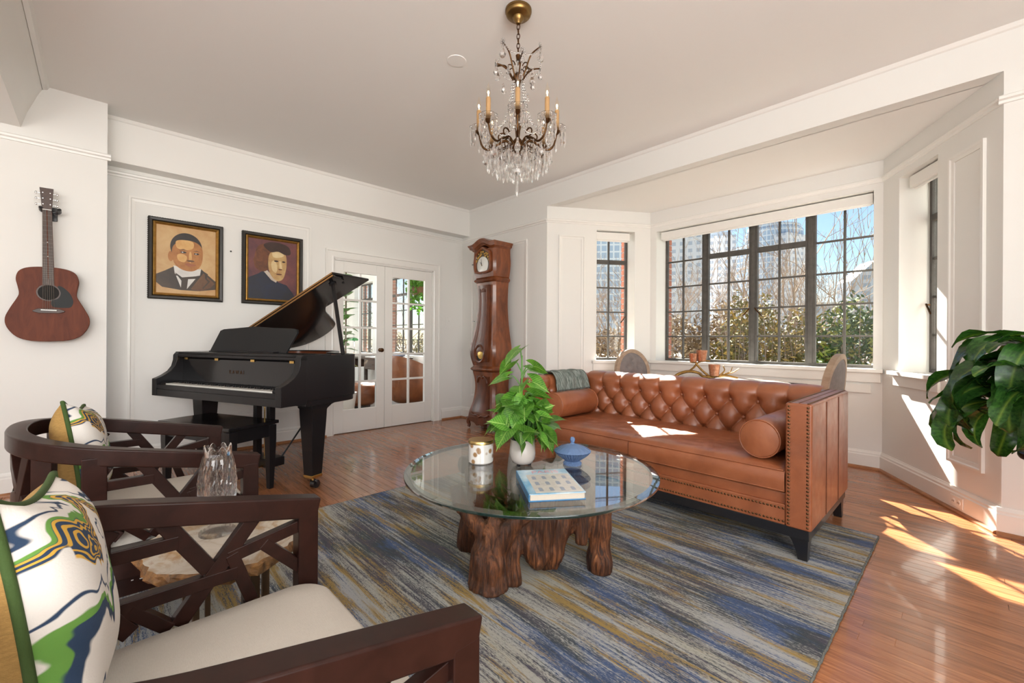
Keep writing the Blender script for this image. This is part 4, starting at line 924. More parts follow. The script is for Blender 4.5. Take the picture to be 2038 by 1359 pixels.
MB().tube([(x, y, 0.006) for x, y in outl_r], 0.0055, 6, loop=True).build('bound_edge', plain('rug_binding', (0.05, 0.06, 0.065), 0.95, var=0.5, vscale=90, col2=(0.2, 0.2, 0.17), bump=0.6, bscale=200), rug, smooth=60)

# ================================================================== coffee table: driftwood root + round glass
TX, TY, TR, TZ = -1.555, 1.612, 0.635, 0.452
tb = empty('coffee_table', (TX, TY, RUG_Z), label='round glass coffee table on a gnarled root base', cat='table')
t = NT('root_wood'); v = t.coord('Object', (1, 1, 0.13)); f = t.noise(v, 34, 7, 0.72, 1.6); g = t.noise(t.coord('Object'), 5, 5, 0.6, 0.5)
c = t.ramp(f, [(0.34, (0.012, 0.0045, 0.002)), (0.46, (0.075, 0.024, 0.009)), (0.60, (0.23, 0.080, 0.027)), (0.76, (0.46, 0.19, 0.070))])
t.set(Base_Color=t.mix(t.ramp(g, [(0.42, 0.55), (0.66, 0.0)]), c, (0.030, 0.012, 0.007)), Roughness=0.42); t.bump(f, 0.9, 0.012); rootm = t.mat
Q = lambda x, y, z: Vector((x - TX, y - TY, z))
rb = MB()
def root(pts, rad, n=12):
    P_ = catmull([Q(*p) for p in pts], 6); m = len(P_); rr = []
    for i in range(m):
        u = i / (m - 1) * (len(rad) - 1); k = min(int(u), len(rad) - 2); rr.append(lerp(rad[k], rad[k + 1], u - k) * (1 + 0.14 * noise.noise(P_[i] * 14)))
    rb.tube(P_, rr, n)
# front stump (camera side), split into two prongs
root([(-1.445, 1.245, 0.0), (-1.45, 1.25, 0.12), (-1.46, 1.27, 0.22), (-1.45, 1.29, 0.30)], [0.086, 0.074, 0.066, 0.034])
root([(-1.50, 1.22, 0.0), (-1.495, 1.23, 0.14), (-1.49, 1.25, 0.22), (-1.57, 1.195, 0.32), (-1.63, 1.19, 0.42)], [0.046, 0.044, 0.042, 0.034, 0.032])
root([(-1.42, 1.28, 0.18), (-1.39, 1.31, 0.26), (-1.33, 1.36, 0.33), (-1.29, 1.42, 0.40)], [0.052, 0.044, 0.036, 0.042])
root([(-1.39, 1.34, 0.0), (-1.395, 1.345, 0.10), (-1.41, 1.38, 0.19), (-1.40, 1.46, 0.26)], [0.034, 0.030, 0.036, 0.048])
# middle bulb with a knot
root([(-1.40, 1.50, 0.405), (-1.40, 1.50, 0.33), (-1.385, 1.51, 0.22), (-1.37, 1.52, 0.12), (-1.36, 1.53, 0.03)], [0.096, 0.100, 0.090, 0.070, 0.054])
root([(-1.44, 1.42, 0.22), (-1.38, 1.42, 0.18), (-1.35, 1.44, 0.10), (-1.355, 1.46, 0.06)], [0.045, 0.050, 0.046, 0.030])
# right stump
root([(-1.195, 1.715, 0.0), (-1.20, 1.72, 0.15), (-1.205, 1.73, 0.28), (-1.20, 1.76, 0.42)], [0.060, 0.055, 0.060, 0.086])
root([(-1.25, 1.64, 0.14), (-1.255, 1.65, 0.22), (-1.27, 1.68, 0.32), (-1.29, 1.70, 0.42)], [0.026, 0.036, 0.045, 0.055])
root([(-1.36, 1.54, 0.08), (-1.33, 1.58, 0.20), (-1.29, 1.64, 0.32), (-1.25, 1.70, 0.40)], [0.060, 0.062, 0.066, 0.070])
# left and rear limbs
root([(-1.80, 1.42, 0.0), (-1.79, 1.42, 0.10), (-1.77, 1.44, 0.24), (-1.75, 1.45, 0.41)], [0.070, 0.078, 0.062, 0.090])
root([(-1.75, 1.46, 0.38), (-1.62, 1.50, 0.36), (-1.50, 1.50, 0.37), (-1.38, 1.56, 0.38)], [0.080, 0.085, 0.080, 0.075])
root([(-1.95, 1.78, 0.0), (-1.93, 1.76, 0.14), (-1.88, 1.70, 0.30), (-1.84, 1.66, 0.41)], [0.080, 0.072, 0.072, 0.090])
root([(-1.84, 1.66, 0.36), (-1.70, 1.66, 0.33), (-1.56, 1.70, 0.36), (-1.42, 1.78, 0.38)], [0.080, 0.085, 0.085, 0.075])
root([(-1.62, 2.00, 0.0), (-1.62, 1.97, 0.14), (-1.60, 1.90, 0.28), (-1.57, 1.80, 0.40)], [0.085, 0.075, 0.080, 0.090])
root([(-1.90, 1.72, 0.34), (-2.00, 1.62, 0.36), (-1.98, 1.50, 0.38)], [0.06, 0.06, 0.05])
root([(-1.57, 1.82, 0.36), (-1.62, 1.64, 0.34), (-1.66, 1.50, 0.36)], [0.08, 0.09, 0.08]); root([(-1.30, 1.74, 0.38), (-1.44, 1.86, 0.37), (-1.58, 1.90, 0.36)], [0.07, 0.07, 0.07])
ro = rb.build('root_base', rootm, tb, smooth=180)
rm = ro.modifiers.new('merge', 'REMESH'); rm.mode = 'VOXEL'; rm.voxel_size = 0.0075; rm.use_smooth_shade = True
dg = bpy.context.evaluated_depsgraph_get(); dg.update()
me = bpy.data.meshes.new_from_object(ro.evaluated_get(dg)); ro.modifiers.clear(); ro.data = me
zmax = TZ - 0.0165 - RUG_Z
me.update(); nrm_ = [Vector(q.vector) for q in me.vertex_normals]
for vv, nv in zip(me.vertices, nrm_):                                         # weathered grain running up the limbs
    c = vv.co; g1_ = noise.noise(Vector((c.x * 52, c.y * 52, c.z * 6.5))); g2_ = noise.noise(Vector((c.x * 21, c.y * 21, c.z * 9 + 4))); g3_ = noise.noise(Vector((c.x * 100, c.y * 100, c.z * 12)))
    vv.co = c + nv * (-0.010 * max(0.0, 0.35 - abs(g1_) * 1.6) + 0.010 * g2_ + 0.0022 * g3_)
for vv in me.vertices: vv.co.z = min(max(vv.co.z, 0.0), zmax)                  # sawn flat under the glass and on the floor
MB().tube(catmull([Q(-1.352, 1.418, 0.335), Q(-1.345, 1.408, 0.335)], 2), [0.013, 0.011, 0.004], 10).build('wood_knot', M['dark'], tb)
gt = thin_glass('table_glass', (0.92, 0.965, 0.95), 1.95); ge_ = NT('glass_edge'); ge_.set(Base_Color=(0.012, 0.035, 0.030), Roughness=0.08); ge_.b.inputs['Transmission Weight'].default_value = 0.5
gz = TZ - RUG_Z; n = 96
mb = MB(); mb.lathe([(TR - 0.032, gz - 0.0162), (TR - 0.032, gz - 0.0158), (TR - 0.034, gz - 0.0005), (TR - 0.034, gz)], n); mb.build('glass_top', gt, tb)
mb = MB(); mb.rings([[(r * cos(2 * pi * k / n), r * sin(2 * pi * k / n), z) for k in range(n)] for r, z in ((TR - 0.034, gz), (TR - 0.001, gz - 0.0045))], cap=False)
mb.build('glass_bevel', thin_glass('bevel_glass', (0.80, 0.88, 0.86), 2.6), tb)
mb = MB(); mb.rings([[(r * cos(2 * pi * k / n), r * sin(2 * pi * k / n), z) for k in range(n)] for r, z in ((TR - 0.001, gz - 0.0045), (TR, gz - 0.006), (TR, gz - 0.0150), (TR - 0.0015, gz - 0.0162), (TR - 0.032, gz - 0.0162))], cap=False)
mb.build('glass_edge', ge_.mat, tb, smooth=50)

# ================================================================== things on the coffee table
def leaf_mesh(name, mats, L, W, lobe, fold, droop, n=9):
    """arrow-shaped leaf lying along +y, base at origin, tip at L"""
    mb = MB(); prof = []
    for i in range(n):
        u = i / (n - 1); w = W * (sin(pi * min(1, u * 0.92 + 0.16)) ** 0.75) * (1 - u ** 3) if u < 1 else 0
        prof.append((u, max(w, 0.0)))
    rows = []
    for u, w in prof:
        y = L * u; z = -droop * L * u * u; row = []
        for s in (-1, -0.5, 0, 0.5, 1): row.append(mb.p((s * w, y - (lobe * L * abs(s) ** 1.5) * (1 - u) ** 2, z + fold * abs(s) * w + 0.04 * w * sin(u * 9 + s))))
        rows.append(row)
    for a, b in zip(rows[:-1], rows[1:]):
        for k in range(4): mb.face((a[k], a[k + 1], b[k + 1], b[k]))
    return mb.mesh(name, mats, 60)
def leafmat(name, dark, light, vein, vs=14, edge=None):
    t = NT(name); v = t.coord('Object'); oi = t.n('ShaderNodeObjectInfo'); sep = t.n('ShaderNodeSeparateXYZ'); t.l(v, sep.inputs[0])
    f = t.noise(v, 30, 3); c = t.mix(t.ramp(f, [(0.35, 0.0), (0.7, 1.0)]), dark, light)
    ax = t.math('ABSOLUTE', sep.outputs[0]); mid_ = t.ramp(ax, [(0.0, 1.0), (0.0035, 0.0)])
    w = t.math('SINE', t.math('MULTIPLY', t.math('SUBTRACT', sep.outputs[1], t.math('MULTIPLY', ax, 0.8)), 2 * pi * 70)); vv = t.math('MULTIPLY', t.ramp(w, [(0.80, 0.0), (1.0, 1.0)]), 0.5)
    c = t.mix(t.math('MAXIMUM', mid_, vv), c, vein); c = t.mix(1.0, c, t.ramp(oi.outputs['Random'], [(0, 0.72), (1, 1.25)]), 'MULTIPLY')
    t.set(Base_Color=c, Roughness=0.32); t.b.inputs['Subsurface Weight'].default_value = 0.0
    tl = t.n('ShaderNodeBsdfTranslucent'); t.l(t.mix(1.0, c, (1.5, 1.7, 0.7), 'MULTIPLY'), tl.inputs[0]); mx = t.n('ShaderNodeMixShader'); mx.inputs[0].default_value = 0.28
    t.l(t.b.outputs[0], mx.inputs[1]); t.l(tl.outputs[0], mx.inputs[2]); t.l(mx.outputs[0], t.out.inputs[0]); return t.mat
lm_a = leafmat('syngonium_leaf', (0.06, 0.20, 0.024), (0.16, 0.38, 0.05), (0.40, 0.58, 0.17))
stemm = plain('plant_stem', (0.10, 0.24, 0.05), 0.5)
PXY = (-1.60, 1.60)
pot = empty('potted_plant', (*PXY, TZ), label='leafy green arrowhead plant in a white pot on the glass table', cat='plant')
potm = NT('glazed_pot'); sep = potm.n('ShaderNodeSeparateXYZ'); potm.l(potm.coord('Object'), sep.inputs[0])
potm.set(Base_Color=(0.60, 0.545, 0.50), Roughness=0.09); potm.b.inputs['Coat Weight'].default_value = 0.6
MB().lathe([(0.0, 0.008), (0.035, 0.008), (0.052, 0.016), (0.062, 0.034), (0.067, 0.062), (0.066, 0.10), (0.0625, 0.135), (0.0605, 0.135), (0.062, 0.10), (0.058, 0.118), (0.0, 0.118)], 36, cap=False).build('pot', potm.mat, pot, smooth=50)
MB().lathe([(0.059, 0.116), (0.0, 0.121)], 24, cap=False).build('soil', plain('potting_soil', (0.016, 0.011, 0.008), 0.95, bump=0.9, bscale=120), pot)
for a in range(3): MB().lathe([(0.009, 0.0), (0.010, 0.009)], 12, (0.036 * cos(a * 2.09 + 0.7), 0.036 * sin(a * 2.09 + 0.7), 0)).build('pot_foot', M['black'], pot)
lv = [leaf_mesh('leaf', lm_a, L, W, lb, fo, dr) for L, W, lb, fo, dr in ((0.112, 0.060, 0.42, 0.22, 0.22), (0.095, 0.050, 0.40, 0.30, 0.12), (0.125, 0.068, 0.42, 0.15, 0.30), (0.080, 0.038, 0.34, 0.4, 0.1))]
rl = random.Random(21); leaves = []
def add_leaf(base, tip, sc, k=None, yaw=None, pitch=None):
    k = rl.randrange(4) if k is None else k
    d = Vector(tip) - Vector(base); yaw = atan2(-d.x, d.y) + rl.uniform(-0.5, 0.5) if yaw is None else yaw
    pitch = rl.uniform(-1.15, -0.25) if pitch is None else pitch
    o = place(lv[k], 'leaf', pot, tip, (0, 0, 0), (sc, sc, sc)); o.rotation_euler = (Matrix.Rotation(yaw, 4, 'Z') @ Matrix.Rotation(pitch, 4, 'X') @ Matrix.Rotation(rl.uniform(-0.9, 0.9), 4, 'Y')).to_euler()
    mid_ = Vector(base).lerp(Vector(tip), 0.5) + Vector((0, 0, 0.03)); MB().tube(catmull([base, mid_, tip], 4), [0.0035] * 4 + [0.0025] * 4 + [0.002], 6).build('leaf_stalk', stemm, pot, smooth=60)
for i in range(74):                                                    # loose mound
    a = i * 2.39996 + rl.uniform(-0.3, 0.3); h = (i + 0.5) / 74; r = lerp(0.165, 0.05, h ** 1.5) * rl.uniform(0.45, 1.1); z = 0.165 + 0.175 * h + rl.uniform(-0.03, 0.035)
    add_leaf((0.03 * cos(a), 0.03 * sin(a), 0.118), (r * cos(a), r * sin(a), z), rl.uniform(0.75, 1.15), pitch=rl.uniform(-1.05, 0.35), yaw=a - pi / 2 + rl.uniform(-1.1, 1.1))
for a in (0.9, 1.5, 3.3): add_leaf((0.045 * cos(a), 0.045 * sin(a), 0.118), (0.135 * cos(a), 0.135 * sin(a), 0.125), 1.0, pitch=-1.1)
for z, rr_, yw, k, sc in ((0.37, 0.06, 0.6, 0, 1.0), (0.40, 0.07, 2.6, 1, 1.0), (0.43, 0.06, 0.9, 0, 1.0), (0.455, 0.085, 3.8, 2, 0.85), (0.49, 0.06, 1.3, 0, 0.9), (0.515, 0.07, 0.3, 2, 0.8), (0.53, 0.06, 3.6, 0, 0.9), (0.60, 0.02, 4.6, 2, 1.0), (0.42, 0.07, 5.4, 0, 1.0)):   # tall leading stem
    lx, ly = -0.005, -0.005 + 0.0
    add_leaf((lx, ly, z - 0.05), (lx + rr_ * cos(yw), ly + rr_ * sin(yw), z), sc, k, yw - pi / 2, rl.uniform(-0.7, 0.05))
MB().tube(catmull([(0.0, 0.0, 0.118), (0.004, -0.004, 0.25), (-0.006, -0.002, 0.40), (-0.003, -0.006, 0.57)], 6), 0.0045, 8).build('main_stem', stemm, pot, smooth=60)

cj = empty('candle_jar', (-1.79, 1.475, TZ), label='speckled glass candle jar with a gold lid on the table', cat='candle')
tj = NT('speckled_glass'); vo = tj.n('ShaderNodeTexVoronoi'); vo.inputs['Scale'].default_value = 26; tj.l(tj.coord('Object'), vo.inputs['Vector'])
tj.set(Base_Color=tj.mix(tj.ramp(vo.outputs['Distance'], [(0.26, 1.0), (0.40, 0.0)]), (0.78, 0.75, 0.70), (0.34, 0.19, 0.08)), Roughness=0.06); tj.b.inputs['Coat Weight'].default_value = 0.7
MB().lathe([(0.0, 0), (0.060, 0), (0.066, 0.006), (0.0665, 0.102), (0.064, 0.102), (0.063, 0.008), (0.0, 0.008)], 36, cap=False).build('jar', tj.mat, cj, smooth=40)
MB().lathe([(0.0625, 0.090), (0.0625, 0.104), (0.067, 0.104), (0.067, 0.116), (0.064, 0.120), (0.0, 0.120)], 36, cap=True).build('lid', plain('satin_gold', (0.62, 0.44, 0.18), 0.32, 1.0), cj, smooth=40)

bd = empty('candy_dish', (-1.430, 1.800, TZ), label='blue pressed glass candy dish with a knobbed lid', cat='dish')
bg_ = NT('blue_glass'); bg_.t.nodes.remove(bg_.b); g1 = bg_.n('ShaderNodeBsdfGlass'); g1.inputs['Color'].default_value = (0.42, 0.62, 0.98, 1); g1.inputs['IOR'].default_value = 1.45
d1 = bg_.n('ShaderNodeBsdfPrincipled'); d1.inputs['Base Color'].default_value = (0.36, 0.56, 0.95, 1); d1.inputs['Roughness'].default_value = 0.03; mx = bg_.n('ShaderNodeMixShader'); mx.inputs[0].default_value = 0.35
bg_.l(g1.outputs[0], mx.inputs[1]); bg_.l(d1.outputs[0], mx.inputs[2]); bg_.l(mx.outputs[0], bg_.out.inputs[0])
flute = lambda a, z: 1 + 0.07 * abs(sin(18 * a))
MB().lathe([(0.0, 0.0), (0.044, 0.0), (0.046, 0.010), (0.034, 0.020), (0.048, 0.030), (0.076, 0.052), (0.090, 0.068), (0.086, 0.068), (0.070, 0.052), (0.0, 0.034)], 108, cap=False, wob=flute).build('bowl', bg_.mat, bd)
diam = lambda a, z: 1 + 0.045 * abs(sin(10 * a + z * 160)) + 0.045 * abs(sin(10 * a - z * 160))
MB().lathe([(0.086, 0.069), (0.091, 0.072), (0.080, 0.082), (0.058, 0.095), (0.030, 0.104), (0.012, 0.107), (0.008, 0.116), (0.0, 0.116)], 90, cap=False, wob=diam).build('lid', bg_.mat, bd)
MB().ball((0, 0, 0.129), 0.014, (1, 1, 1.15), 8, 6).build('lid_knob', bg_.mat, bd, smooth=20)

bk = empty('art_book', (-1.276, 1.44, TZ + 0.0003), radians(55.0), label='hardback photo book with a blue spine on the glass table', cat='book')
bw_, bh_, bt_ = 0.235, 0.325, 0.030
blue = plain('book_blue', (0.03, 0.22, 0.48), 0.3, var=0.2, vscale=20); page = plain('book_pages', (0.62, 0.55, 0.45), 0.8, bump=0.4, bscale=300)
tc = NT('book_cover_sky'); fz = tc.noise(tc.coord('Object', (1, 1, 1)), 9, 4); tc.set(Base_Color=tc.ramp(fz, [(0.35, (0.16, 0.40, 0.62)), (0.6, (0.52, 0.66, 0.74)), (0.75, (0.72, 0.74, 0.76))]), Roughness=0.18)
MB().box(-bw_ / 2 + 0.004, bw_ / 2 - 0.004, -bh_ / 2 + 0.004, bh_ / 2 - 0.004, 0.003, bt_ - 0.003).build('pages', page, bk)
MB().box(-bw_ / 2, bw_ / 2, -bh_ / 2, bh_ / 2, 0, 0.003).build('back_cover', blue, bk)
MB().box(-bw_ / 2, bw_ / 2, -bh_ / 2, bh_ / 2, bt_ - 0.003, bt_).build('front_cover', tc.mat, bk)
MB().box(-bw_ / 2 - 0.003, -bw_ / 2 + 0.001, -bh_ / 2, bh_ / 2, 0, bt_).build('spine', blue, bk, bevel=0.001)
stone = plain('book_print_stone', (0.66, 0.63, 0.58), 0.3, var=0.2, vscale=40); slate = plain('book_print_slate', (0.30, 0.34, 0.42), 0.3); pink = plain('book_print_pink', (0.62, 0.30, 0.36), 0.3)
pr = MB(); pr.box(-bw_ / 2 + 0.03, bw_ / 2 - 0.006, -bh_ / 2 + 0.012, bh_ / 2 - 0.075, bt_, bt_ + 0.0003); pr.build('cover_facade_print', stone, bk)
for r in range(3):
    for c in range(4):
        x = -bw_ / 2 + 0.058 + c * 0.046; y = -bh_ / 2 + 0.05 + r * 0.075
        q = MB(); q.poly([(x + 0.009 * cos(a * pi / 6), y + 0.014 + 0.009 * sin(a * pi / 6), bt_ + 0.0006) for a in range(7)] + [(x - 0.009, y - 0.020, bt_ + 0.0006), (x + 0.009, y - 0.020, bt_ + 0.0006)]); q.build('cover_window_print', slate, bk)
text_mesh('cover_lettering', 'PARIS', 0.052, pink, bk, (0.01, bh_ / 2 - 0.040, bt_ + 0.0003), (0, 0, 0), 0.0002)

# ================================================================== barrel armchairs with open lattice sides
linen = NT('oat_linen'); v = linen.coord('Object'); f1 = linen.noise(linen.coord('Object', (40, 400, 40)), 2, 3); f2 = linen.noise(linen.coord('Object', (400, 40, 40)), 2, 3)
linen.set(Base_Color=linen.mix(linen.math('MULTIPLY', f1, f2), (0.58, 0.535, 0.475), (0.42, 0.375, 0.32)), Roughness=0.9); linen.bump(linen.math('ADD', f1, f2), 0.25, 0.002)
CW, CYF, CYC, CD, CN, CZF, CZB = 0.370, 0.432, 0.09, 0.315, 2.45, 0.658, 0.797
def cpath(off, n=26, m=30):
    """right half of the plan from the front post to the centre of the back"""
    pts = [(CW - off, lerp(CYF, CYC, i / n)) for i in range(n)]
    for i in range(m + 1):
        a = pi / 2 * i / m; pts.append(((CW - off) * max(cos(a), 0) ** (2 / CN), CYC - (CD - off) * sin(a) ** (2 / CN)))
    return pts
def railz(y): return CZF + (CZB - CZF) * (CYF - y) / (CYF - (CYC - CD))
def full_path(off, zfun): 
    h = cpath(off); L_ = [(x, y, zfun(y)) for x, y in h]; return L_ + [(-x, y, z) for x, y, z in L_[-2::-1]]
def make_armchair(loc, label, group):
    A = empty('barrel_armchair', loc, label=label, cat='chair', group=group)
    MB().sweep(full_path(0.026, lambda y: railz(y) - 0.027), 0.050, 0.054).build('top_rail', M['walnut'], A, bevel=0.005)
    W = M['walnut']
    for s in (-1, 1):
        MB().rings([[(s * (CW - 0.0255) + a * w / 2, CYF - 0.027 + b * w / 2, z) for a, b in ((-1, -1), (1, -1), (1, 1), (-1, 1))] for z, w in ((0, 0.036), (0.26, 0.050), (CZF - 0.030, 0.050))]).build('leg', W, A, bevel=0.003)
        MB().bar((s * (CW - 0.027), -0.012, 0.26), (s * (CW - 0.027), -0.012, railz(-0.012) - 0.03), 0.034, 0.058, (0, 1, 0)).build('side_post', W, A, bevel=0.003)
        MB().rings([[(s * (0.255 + k * 0.03) + a * w / 2, -0.125 - k * 0.07 + b * w / 2, z) for a, b in ((-1, -1), (1, -1), (1, 1), (-1, 1))] for z, w, k in ((0, 0.034, 1), (0.30, 0.048, 0))]).build('leg', W, A, bevel=0.003)
        x = s * (CW - 0.027); ti = 0.0
        for (a, b, wd) in (((0.095, 0.69), (0.188, 0.545), 0.034), ((0.285, 0.65), (0.128, 0.44), 0.034), ((0.005, 0.628), (0.130, 0.628), 0.030), ((0.385, 0.592), (0.225, 0.560), 0.030), ((0.232, 0.568), (0.276, 0.44), 0.028), ((0.300, 0.572), (0.392, 0.478), 0.028),
                           ((0.0, 0.515), (0.245, 0.520), 0.030), ((0.045, 0.510), (0.115, 0.44), 0.026)):
            ti += 0.0008; MB().bar((x, a[0], a[1]), (x, b[0], b[1]), wd, 0.022 + ti, (1, 0, 0)).build('lattice_bar', W, A, bevel=0.002)
    # lattice round the back: bars follow the curve
    hp = cpath(0.026, 26, 60); arc = [q for q in hp[26:]]; ring_ = arc + [(-x, y) for x, y in arc[-2::-1]]
    def on(u): 
        k = u * (len(ring_) - 1); i = min(int(k), len(ring_) - 2); f = k - i; return lerp(ring_[i][0], ring_[i + 1][0], f), lerp(ring_[i][1], ring_[i + 1][1], f)
    cb = [0.0]
    def cbar(u0, z0, u1, z1, w=0.034, name='lattice_bar'):
        pts = []
        for k in range(9):
            u = lerp(u0, u1, k / 8); x, y = on(u); pts.append((x, y, lerp(z0 if z0 else railz(y) - 0.04, z1 if z1 else railz(y) - 0.04, k / 8)))
        cb[0] += 0.0007; MB().sweep(pts, 0.021 + cb[0], w).build(name, W, A, bevel=0.002)
    for u in (0.24, 0.76):
        x, y = on(u); MB().bar((x, y, 0.26), (x, y, railz(y) - 0.03), 0.050, 0.030, (x, y, 0)).build('back_post', W, A, bevel=0.003)
    for u0, z0, u1, z1 in ((0.03, 0.46, 0.22, 0.62), (0.06, 0.69, 0.20, 0.46), (0.26, 0.50, 0.46, 0.735), (0.30, 0.735, 0.40, 0.46), (0.36, 0.60, 0.50, 0.56), (0.44, 0.74, 0.60, 0.46), (0.50, 0.56, 0.74, 0.68), (0.58, 0.735, 0.70, 0.46), (0.78, 0.50, 0.94, 0.69), (0.80, 0.70, 0.97, 0.46)): cbar(u0, z0, u1, z1)
    lowp = full_path(0.028, lambda y: 0.375)
    MB().sweep(lowp, 0.034, 0.10).build('seat_rail', W, A, bevel=0.003)
    plan = [(x, y) for x, y in cpath(0.046)]; plan = [(x, min(y, CYF - 0.012)) for x, y in plan]; plan = plan + [(-x, y) for x, y in plan[-2::-1]]
    MB().prism([(x * 0.985, y * 0.985) for x, y in plan], 0.255, 0.333).build('seat_frame', M['walnut'], A, bevel=0.004)
    # upholstered seat, front corners rounded and slightly domed
    wq = CW - 0.046; yq = CYF + 0.004; rq = 0.075; pl2 = [(wq - rq + rq * cos(t_), yq - rq + rq * sin(t_)) for t_ in [pi / 2 * (1 - k / 8) for k in range(9)]] + [(x, y) for x, y in cpath(0.046) if y < yq - rq - 0.01]
    pl2 = pl2 + [(-x, y) for x, y in pl2[-2::-1]]
    c0 = (0, 0.12); rg = []
    for k, z in ((0.985, 0.333), (1.0, 0.345), (1.0, 0.425), (0.985, 0.442), (0.95, 0.452), (0.8, 0.460), (0.4, 0.466), (0.02, 0.467)): rg.append([(c0[0] + (x - c0[0]) * k, c0[1] + (y - c0[1]) * k, z) for x, y in pl2])
    MB().rings(rg).build('seat_cushion', linen.mat, A, smooth=40)
    return A
ac1 = make_armchair((-0.890, 0, RUG_Z), 'dark wood barrel armchair nearest the camera with a linen seat', 'barrel armchairs')
ac2 = dup(ac1, None, (-2.190, 0, RUG_Z), 'dark wood barrel armchair nearer the piano, beyond the small side table', 'barrel armchairs')
# pale marks on the frame under the seat of the farther chair
for k, (w, h) in enumerate(((0.006, 0.006), (0.014, 0.010), (0.014, 0.010), (0.014, 0.010), (0.005, 0.010))):
    y0 = 0.075 + k * 0.021; q = MB(); q.box(0.3185, 0.3205, y0, y0 + w, 0.303 - h / 2, 0.303 - h / 2 + 0.0025)
    if k in (1, 2, 3): q.box(0.3185, 0.3205, y0 + 0.002, y0 + w + 0.002, 0.303 + h / 2, 0.303 + h / 2 + 0.0025)
    q.build('pale_mark', M['white_china'], ac2)

# ---- square cushions: printed front, mustard back, green piping
def print_mat():
    t = NT('brushstroke_print'); v = t.coord('Object'); sep = t.n('ShaderNodeSeparateXYZ'); t.l(v, sep.inputs[0])
    warp = t.noise(t.coord('Object', (1, 0.2, 1)), 5.5, 3, 0.5, 0.8); w2 = t.noise(t.coord('Object', (1, 0.2, 1), loc=(3, 0, 5)), 9, 2, 0.5)
    h = t.math('ADD', t.math('MULTIPLY', sep.outputs[2], 7.0), t.math('ADD', t.math('MULTIPLY', warp, 2.6), t.math('MULTIPLY', sep.outputs[0], 1.6)))
    band = t.math('FRACT', h)
    cream, navy, green, gold = (0.68, 0.64, 0.59), (0.018, 0.040, 0.085), (0.115, 0.27, 0.045), (0.60, 0.34, 0.045)
    c = t.ramp(band, [(0.0, cream), (0.30, cream), (0.33, navy), (0.44, navy), (0.455, green), (0.55, green), (0.57, cream), (0.70, cream), (0.72, navy), (0.755, navy), (0.775, cream)], 'LINEAR')
    st_ = t.math('FRACT', t.math('MULTIPLY', h, 9.0)); stripes = t.ramp(st_, [(0.0, gold), (0.30, gold), (0.36, navy), (0.85, navy), (0.92, gold)])
    msk = t.ramp(t.math('FRACT', t.math('MULTIPLY', h, 0.5)), [(0.0, 0.0), (0.55, 0.0), (0.56, 1.0), (0.74, 1.0), (0.75, 0.0)])
    c = t.mix(t.math('MULTIPLY', msk, t.ramp(w2, [(0.40, 0.0), (0.42, 1.0)])), c, stripes)
    t.set(Base_Color=c, Roughness=0.9); t.bump(t.noise(v, 320, 2), 0.3, 0.002); return t.mat
M['print'] = print_mat(); M['mustard'] = plain('mustard_linen', (0.40, 0.23, 0.065), 0.9, var=0.3, vscale=70, stretch=(1, 1, 4), bump=0.4, bscale=250); M['piping'] = plain('green_piping', (0.035, 0.068, 0.010), 0.85, bump=0.3, bscale=200)
def square_cushion(loc, rz, tilt, S, label, lean=0.15):
    P = empty('throw_pillow', loc, 0, label=label, cat='pillow', group='printed pillows in the armchairs')
    P.rotation_euler = (Matrix.Rotation(rz, 4, 'Z') @ Matrix.Rotation(tilt, 4, 'X') @ Matrix.Rotation(-lean, 4, 'Y')).to_euler()
    def ed(u, v):                                       # pulled-in sides, eared corners
        a, b = 2 * u - 1, 2 * v - 1; k = 0.15
        return a * (1 - k * (1 - b * b)) * S / 2, b * (1 - k * (1 - a * a)) * S / 2 + S / 2
    def face_(sgn):
        def fn(u, v):
            x, z = ed(u, v); a, b = 2 * u - 1, 2 * v - 1; e = max(0.0, (1 - a ** 4) * (1 - b ** 4)) ** 0.55
            return (x, sgn * (0.068 * e + 0.006 * noise.noise((x * 9, z * 9, sgn)) * e), z)
        return fn
    MB().grid(face_(1), 33, 33).build('printed_front', M['print'], P, smooth=180); MB().grid(face_(-1), 33, 33).build('linen_back', M['mustard'], P, smooth=180)
    loop_ = [ed(k / 24, 0) for k in range(24)] + [ed(1, k / 24) for k in range(24)] + [ed(1 - k / 24, 1) for k in range(24)] + [ed(0, 1 - k / 24) for k in range(24)]
    MB().tube([(x, 0, z) for x, z in loop_], 0.0062, 8, loop=True).build('piping', M['piping'], P, smooth=70)
    return P
square_cushion((-0.955, -0.028, 0.492 + RUG_Z), -0.07, radians(9), 0.375, 'printed pillow with green piping in the armchair nearest the camera')
square_cushion((-2.21, -0.02, 0.495 + RUG_Z), -0.10, radians(9), 0.36, 'printed pillow with green piping in the armchair nearer the piano')

# ================================================================== side table between the chairs, and its vase
SPX, SPY, SPZ = -1.535, 0.285, 0.505
stb = empty('side_table', (SPX, SPY, RUG_Z), label='small side table with a rough edged stone slab top', cat='table')
so_ = NT('petrified_stone'); v = so_.coord('Object'); f = so_.noise(v, 6, 6, 0.6, 1.6); g = so_.noise(v, 14, 5, 0.6, 0.8)
so_.set(Base_Color=so_.mix(so_.ramp(g, [(0.55, 0.0), (0.72, 0.8)]), so_.ramp(f, [(0.3, (0.66, 0.60, 0.50)), (0.5, (0.56, 0.50, 0.42)), (0.62, (0.40, 0.27, 0.15)), (0.72, (0.60, 0.52, 0.42))]), (0.30, 0.15, 0.06)), Roughness=0.12)
se_ = plain('raw_stone_edge', (0.36, 0.17, 0.05), 0.6, col2=(0.05, 0.025, 0.012), vscale=38, bump=1.0, bscale=60)
rng = random.Random(8); N = 72; rad = [0.222 + 0.022 * noise.noise((cos(2 * pi * k / N) * 1.6, sin(2 * pi * k / N) * 1.6, 4)) + 0.006 * rng.uniform(-1, 1) for k in range(N)]
